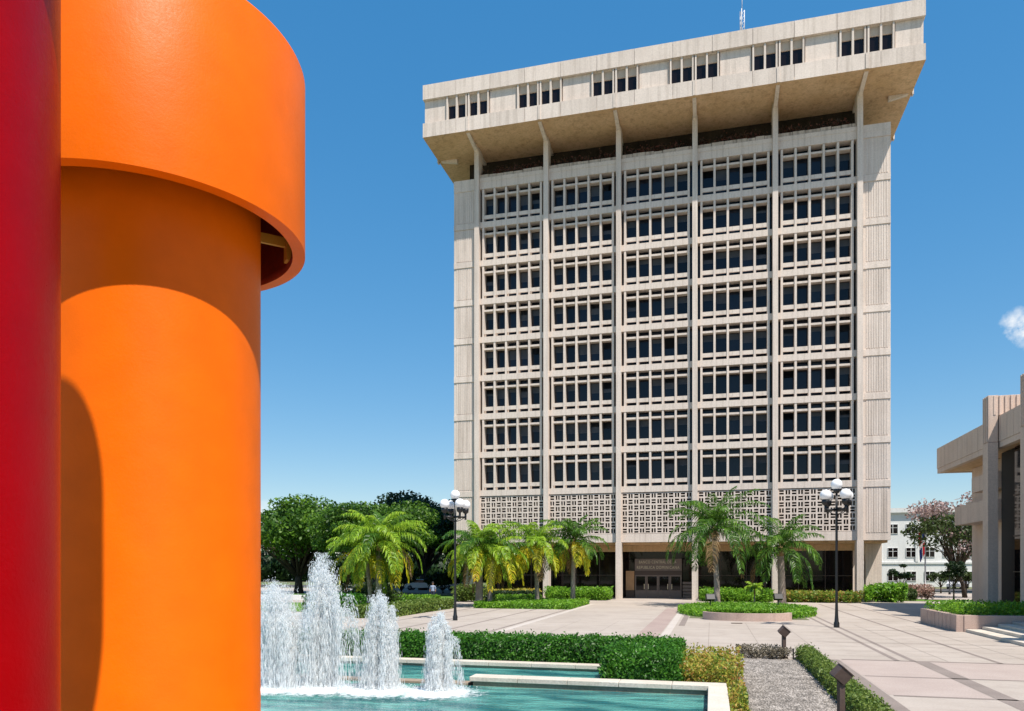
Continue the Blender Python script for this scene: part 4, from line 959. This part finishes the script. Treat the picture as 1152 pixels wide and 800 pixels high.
for k, (x, y, hh, rr, lb) in enumerate(((20.3, 92, 3.4, 1.3, 'cloud pruned dark shrub left of the flag pole'), (17.2, 92, 3.0, 1.3, 'dark pruned shrub beside the tower pier'), (25.4, 96, 2.6, 1.5, 'dark pruned shrub right of the flag pole'), (28, 96, 3.0, 1.6, 'dark pruned shrub left of the parked cars'))):
    tree('pruned_shrub', (x, y, 0), hh, rr, 0, .8, 'leaf_jac' if k > 1 else 'leaf_dark', lb, cat='shrub', n=2000, ls=.1, clumps=16, group='pruned shrubs before the white building', seed=40 + k, trunk_r=.08)
shrubs('pink_shrub', 16.6, 19.4, 75.5, 77.5, 1.35, M['leaf_pink'], 'reddish pink low shrub in front of the white building', 3500, .1, clump=6)
shrubs('leafy_shrub', 12.6, 15.6, 68.5, 71.2, 1.6, M['leaf_bright'], 'spiky green shrub at the right foot of the tower', 3600, .15, clump=5)
shrubs('leafy_shrub', 15.2, 17.2, 72.2, 74.4, 1.1, M['leaf_jac'], 'dull green shrub between the tower and the pink shrub', 2200, .11, clump=5)
shrubs('shade_plant', -21.5, -18.6, 60.6, 62.6, 1.5, M['leaf_low'], 'mixed green shrub in the bed behind the lamp post', 3000, .12, clump=4)
shrubs('shade_plant', -27, -23.2, 51, 54.5, 1.7, M['leaf_jac'], 'dull green shrub under the lime palm', 3000, .13, clump=3)

# far treeline: one mass along the horizon
L = Leaves(); g = np.random.default_rng(77)
for (x0, x1, y, hgt, n) in ((-160, -14, 150, 11, 26000), (60, 190, 165, 10, 9000)):
    k = int((x1 - x0) / 3.2); cx = np.linspace(x0, x1, k) + g.normal(0, 1, k); ch = hgt * g.uniform(.6, 1.0, k); i = g.integers(0, k, n); dd = unit(g.normal(size=(n, 3)))
    C = np.stack([cx[i] + dd[:, 0] * 3.4, y + dd[:, 1] * 3 + g.normal(0, 2, n), ch[i] * .52 + dd[:, 2] * ch[i] * .48], 1)
    L.leaves(C, dd + [0, 0, .4], g.uniform(.3, .7, n), g.uniform(.2, .4, n))
    L.box_core(x0, x1, y, y + 2, -.1, hgt * .5)
tag(L.build('treeline', M['leaf_dark']), 'distant dark treeline along the horizon', 'treeline', kind='stuff')

# ------------------------------------------------------------------ lamps
def lamp(x, y, rz, label):
    t = empty('street_lamp', (x, y, 0), rz, label, 'lamp post', 'five globe black lamp posts on the plaza')
    b = MB(); b.lathe([(.13, 0), (.13, .22), (.10, .28), (.075, .6), (.06, 1.2), (.055, 5.5), (.05, 6.45), (.001, 6.45)], n=16); b.build('pole', M['black'], t)
    for k in range(4):
        a = k * math.pi / 2; dx, dy = math.cos(a), math.sin(a); b = MB()
        b.tube([(0, 0, 5.62), (dx * .62, dy * .62, 5.62)], .05, 8); b.tube([(dx * .62, dy * .62, 5.48), (dx * .62, dy * .62, 5.85)], .06, 8)
        b.tube([(0, 0, 5.35), (dx * .3, dy * .3, 5.45), (dx * .55, dy * .55, 5.6)], .022, 6)
        arm = b.build('arm', M['black'], t)
        b = MB(); b.lathe([(.06, 5.8), (.16, 5.88), (.18, 6.08), (.14, 6.1), (.001, 6.1)], (dx * .62, dy * .62, 0), 16); b.build('fitter', M['black'], arm)
        b = MB(); b.sphere((dx * .62, dy * .62, 6.30), .265); b.build('globe', M['globe'], arm)
    b = MB(); b.lathe([(.055, 6.4), (.14, 6.46), (.16, 6.6), (.001, 6.62)], n=16); f = b.build('fitter', M['black'], t)
    b = MB(); b.sphere((0, 0, 6.82), .265); b.build('globe', M['globe'], f)
    return t
lamp(5.79, 38.8, R(31), 'black lamp post with five white globes right of the palms'); lamp(-13.44, 38.9, R(43), 'black lamp post with five white globes left of the tower')
def flood(x, y, label):
    t = empty('planter_floodlight', (x, y, .0), .3, label, 'floodlight', 'black floodlights in the planter')
    b = MB(); b.tube([(0, 0, 0), (0, 0, .75)], .04, 8); b.build('stake', M['black'], t)
    Mx = Matrix.Translation((0, 0, .92)) @ Matrix.Rotation(R(-25), 4, 'X'); b = MB(); b.box(-.28, .28, -.14, .14, -.18, .18, Mx); b.box(-.3, .3, -.15, .18, .18, .21, Mx); b.build('housing', M['black'], t, .01)
flood(-.05, 51.2, 'black floodlight on a stake left of the tall dark palm'); flood(4.3, 53.0, 'black floodlight on a stake before the thick trunked palm')

# flag pole
fp = empty('flag_pole', (22.3, 90, 0), 0, 'tall grey flag pole between the tower and the low building', 'flag pole')
b = MB(); b.lathe([(.22, 0), (.22, .25), (.09, .3), (.05, 7.6), (.09, 7.65), (.06, 7.8), (.001, 7.82)], n=12); b.build('pole', M['pole'], fp)
b = MB(); nx, nz = 16, 14; Wf, Hf = .62, 3.0
gv = [[(22.3 - .07 - Wf * (i / nx) * (1 - .35 * j / nz), 90 + .16 * math.sin(i * 1.9 + j * .2) * (i / nx) ** .5, 7.4 - Hf * j / nz - .9 * (i / nx) ** 1.2) for i in range(nx + 1)] for j in range(nz + 1)]
for j in range(nz):
    for i in range(nx):
        white = 6 <= j < 8 or 7 <= i < 9
        b.mi = 1 if white else (2 if (i < 8) == (j < 8) else 0)
        b.quad(gv[j][i], gv[j][i + 1], gv[j + 1][i + 1], gv[j + 1][i])
fl = b.build('flag', [M['flag_red'], M['flag_white'], M['flag_blue']]); s_ = fl.modifiers.new('thick', 'SOLIDIFY'); s_.thickness = .012
tag(fl, 'limp red, white and blue flag hanging on the grey pole', 'flag')
tag(MB().lathe([(.12, 0), (.12, .3), (.06, .35), (.05, 6.2), (.3, 6.25), (.3, 6.4), (.001, 6.45)], (25.2, 92, 0), 12).build('garden_lamp', M['black']), 'thin black lamp standing before the white building', 'lamp post')

# cars
def car(loc, rz, body, label, van=False, group='vehicles parked behind the plaza'):
    t = empty('parked_van' if van else 'parked_car', loc, rz, label, 'van' if van else 'car', group)
    L, W = (5.2, 1.9) if van else (4.3, 1.75)
    prof = [(-2.6, .35), (2.5, .35), (2.6, .9), (2.1, 1.15), (1.5, 2.1), (-2.55, 2.15), (-2.6, 1.0)] if van else [(-2.1, .3), (2.1, .3), (2.15, .65), (1.95, .85), (1.0, .95), (.45, 1.42), (-1.2, 1.45), (-1.85, 1.0), (-2.12, .9)]
    MB().prism([(p[0], p[1]) for p in prof], -W / 2, W / 2, 'y').build('body', body, t, .06)
    wp = [(2.0, 1.2), (1.45, 2.0), (-2.3, 2.0), (-2.3, 1.25)] if van else [(.9, .97), (.42, 1.36), (-1.15, 1.38), (-1.65, 1.02)]
    for sy in (-1, 1):
        y0 = sy * (W / 2 + .004); MB().prism(wp if sy > 0 else wp, min(y0, y0 + sy * .008), max(y0, y0 + sy * .008), 'y').build('window', M['dark_glass'], t)
    a, b_ = (prof[3], prof[4]) if van else (prof[4], prof[5]); n_ = Vector((b_[1] - a[1], 0, a[0] - b_[0])).normalized() * .01
    pa, pb = Vector((a[0], 0, a[1])).lerp(Vector((b_[0], 0, b_[1])), .1) + n_, Vector((a[0], 0, a[1])).lerp(Vector((b_[0], 0, b_[1])), .9) + n_
    MB().quad((pa.x, -W * .44, pa.z), (pa.x, W * .44, pa.z), (pb.x, W * .40, pb.z), (pb.x, -W * .40, pb.z)).build('windscreen', M['dark_glass'], t)
    for sx in (-1.35, 1.35):
        for sy in (-1, 1):
            Mx = Matrix.Translation((sx, sy * (W / 2 - .1), .33)) @ Matrix.Rotation(R(90), 4, 'X')
            wl = MB().lathe([(.001, -.11), (.30, -.11), (.33, -.08), (.33, .08), (.30, .11), (.001, .11)], n=20, M=Mx).build('wheel', M['tyre'], t)
            MB().lathe([(.001, -.118), (.19, -.116), (.19, .116), (.001, .118)], n=14, M=Mx).build('rim', M['pole'], wl)
    for sy in (-1, 1): MB().box(prof[2][0] - .06, prof[2][0] + .015, sy * W * .34 - .16, sy * W * .34 + .16, .68, .82).build('headlight', M['globe'], t, .02)
    return t
car((33.0, 118, 0), R(-110), M['car_white'], 'white parked car beside the low building column'); car((34.8, 122, 0), R(-100), M['car_grey'], 'grey parked car behind the white car'); car((36.0, 114, 0), R(-95), M['car_white'], 'white van parked close to the low building', True)
car((-31.2, 93, 0), R(8), M['car_white'], 'white van parked under the dark trees left of the tower', True)
car((-37, 93.5, 0), R(8), M['car_white'], 'white car parked behind the lime palm trunks'); car((-44.5, 93.5, 0), R(8), M['car_grey'], 'grey car parked under the trees by the orange column')
# low white wall in the left background
wl = empty('garden_wall', (-35, 61, 0), 0, 'long low white wall behind the left lawn', 'wall')
tbuild(MB().box(-60, -24.5, 60.6, 61.1, 0, .45), 'wall_body', M['white_wall'], .01, wl, Vector((-35, 61, 0)))

# ------------------------------------------------------------------ person by the left garden
def person(loc, rz, label):
    t = empty('person', loc, rz, label, 'person')
    pts = {'pel': (0, 0, .92), 'ch': (0, .02, 1.25), 'nk': (0, .0, 1.45), 'hd': (0, -.02, 1.60), 'tp': (0, -.02, 1.68),
           'ls': (-.18, 0, 1.38), 'le': (-.24, .03, 1.10), 'lh': (-.23, -.08, .86), 'rs': (.18, 0, 1.38), 're': (.24, .03, 1.10), 'rh': (.22, -.08, .86),
           'lp': (-.09, 0, .88), 'lk': (-.10, -.02, .48), 'la': (-.10, .04, .08), 'lt': (-.11, -.13, .03), 'rp': (.09, 0, .88), 'rk': (.10, -.05, .48), 'ra': (.10, .0, .08), 'rt': (.11, -.17, .03)}
    rad = {'pel': .14, 'ch': .15, 'nk': .06, 'hd': .095, 'tp': .07, 'ls': .07, 'le': .045, 'lh': .04, 'rs': .07, 're': .045, 'rh': .04, 'lp': .09, 'lk': .06, 'la': .045, 'lt': .04, 'rp': .09, 'rk': .06, 'ra': .045, 'rt': .04}
    E = [('pel', 'ch'), ('ch', 'nk'), ('nk', 'hd'), ('hd', 'tp'), ('ch', 'ls'), ('ls', 'le'), ('le', 'lh'), ('ch', 'rs'), ('rs', 're'), ('re', 'rh'), ('pel', 'lp'), ('lp', 'lk'), ('lk', 'la'), ('la', 'lt'), ('pel', 'rp'), ('rp', 'rk'), ('rk', 'ra'), ('ra', 'rt')]
    ks = list(pts); me = bpy.data.meshes.new('body'); me.from_pydata([pts[k] for k in ks], [(ks.index(a), ks.index(b)) for a, b in E], [])
    o = bpy.data.objects.new('body', me); COL.objects.link(o); sk = o.modifiers.new('skin', 'SKIN'); sk.use_smooth_shade = True
    for i, k in enumerate(ks): v = me.skin_vertices[0].data[i]; v.radius = (rad[k], rad[k] * .85); v.use_root = (k == 'pel')
    ss = o.modifiers.new('sub', 'SUBSURF'); ss.levels = 2; ss.render_levels = 2
    dg = bpy.context.evaluated_depsgraph_get(); dg.update(); me2 = bpy.data.meshes.new_from_object(o.evaluated_get(dg)); bpy.data.objects.remove(o)
    me2.materials.clear()
    for k in ('skin', 'shirt', 'trousers'): me2.materials.append(M[k])
    for p in me2.polygons:
        z = p.center.z; x = abs(p.center.x); p.material_index = 0 if (z > 1.43 or (x > .19 and z < 1.12)) else (1 if z > .95 else 2)
    o = bpy.data.objects.new('body', me2); COL.objects.link(o); o.parent = t
    MB().sphere((0, .015, 1.65), .105, 16, 10, (1, 1.02, .85)).build('hair', M['hair'], t)
    for sx in (-1, 1): MB().sphere((sx * .035, -.105, 1.61), .012, 8, 6).build('eye', M['black'], t)
    return t
person((-22.5, 59.4, 0), R(10), 'person in a pale shirt and dark trousers standing on the left path')
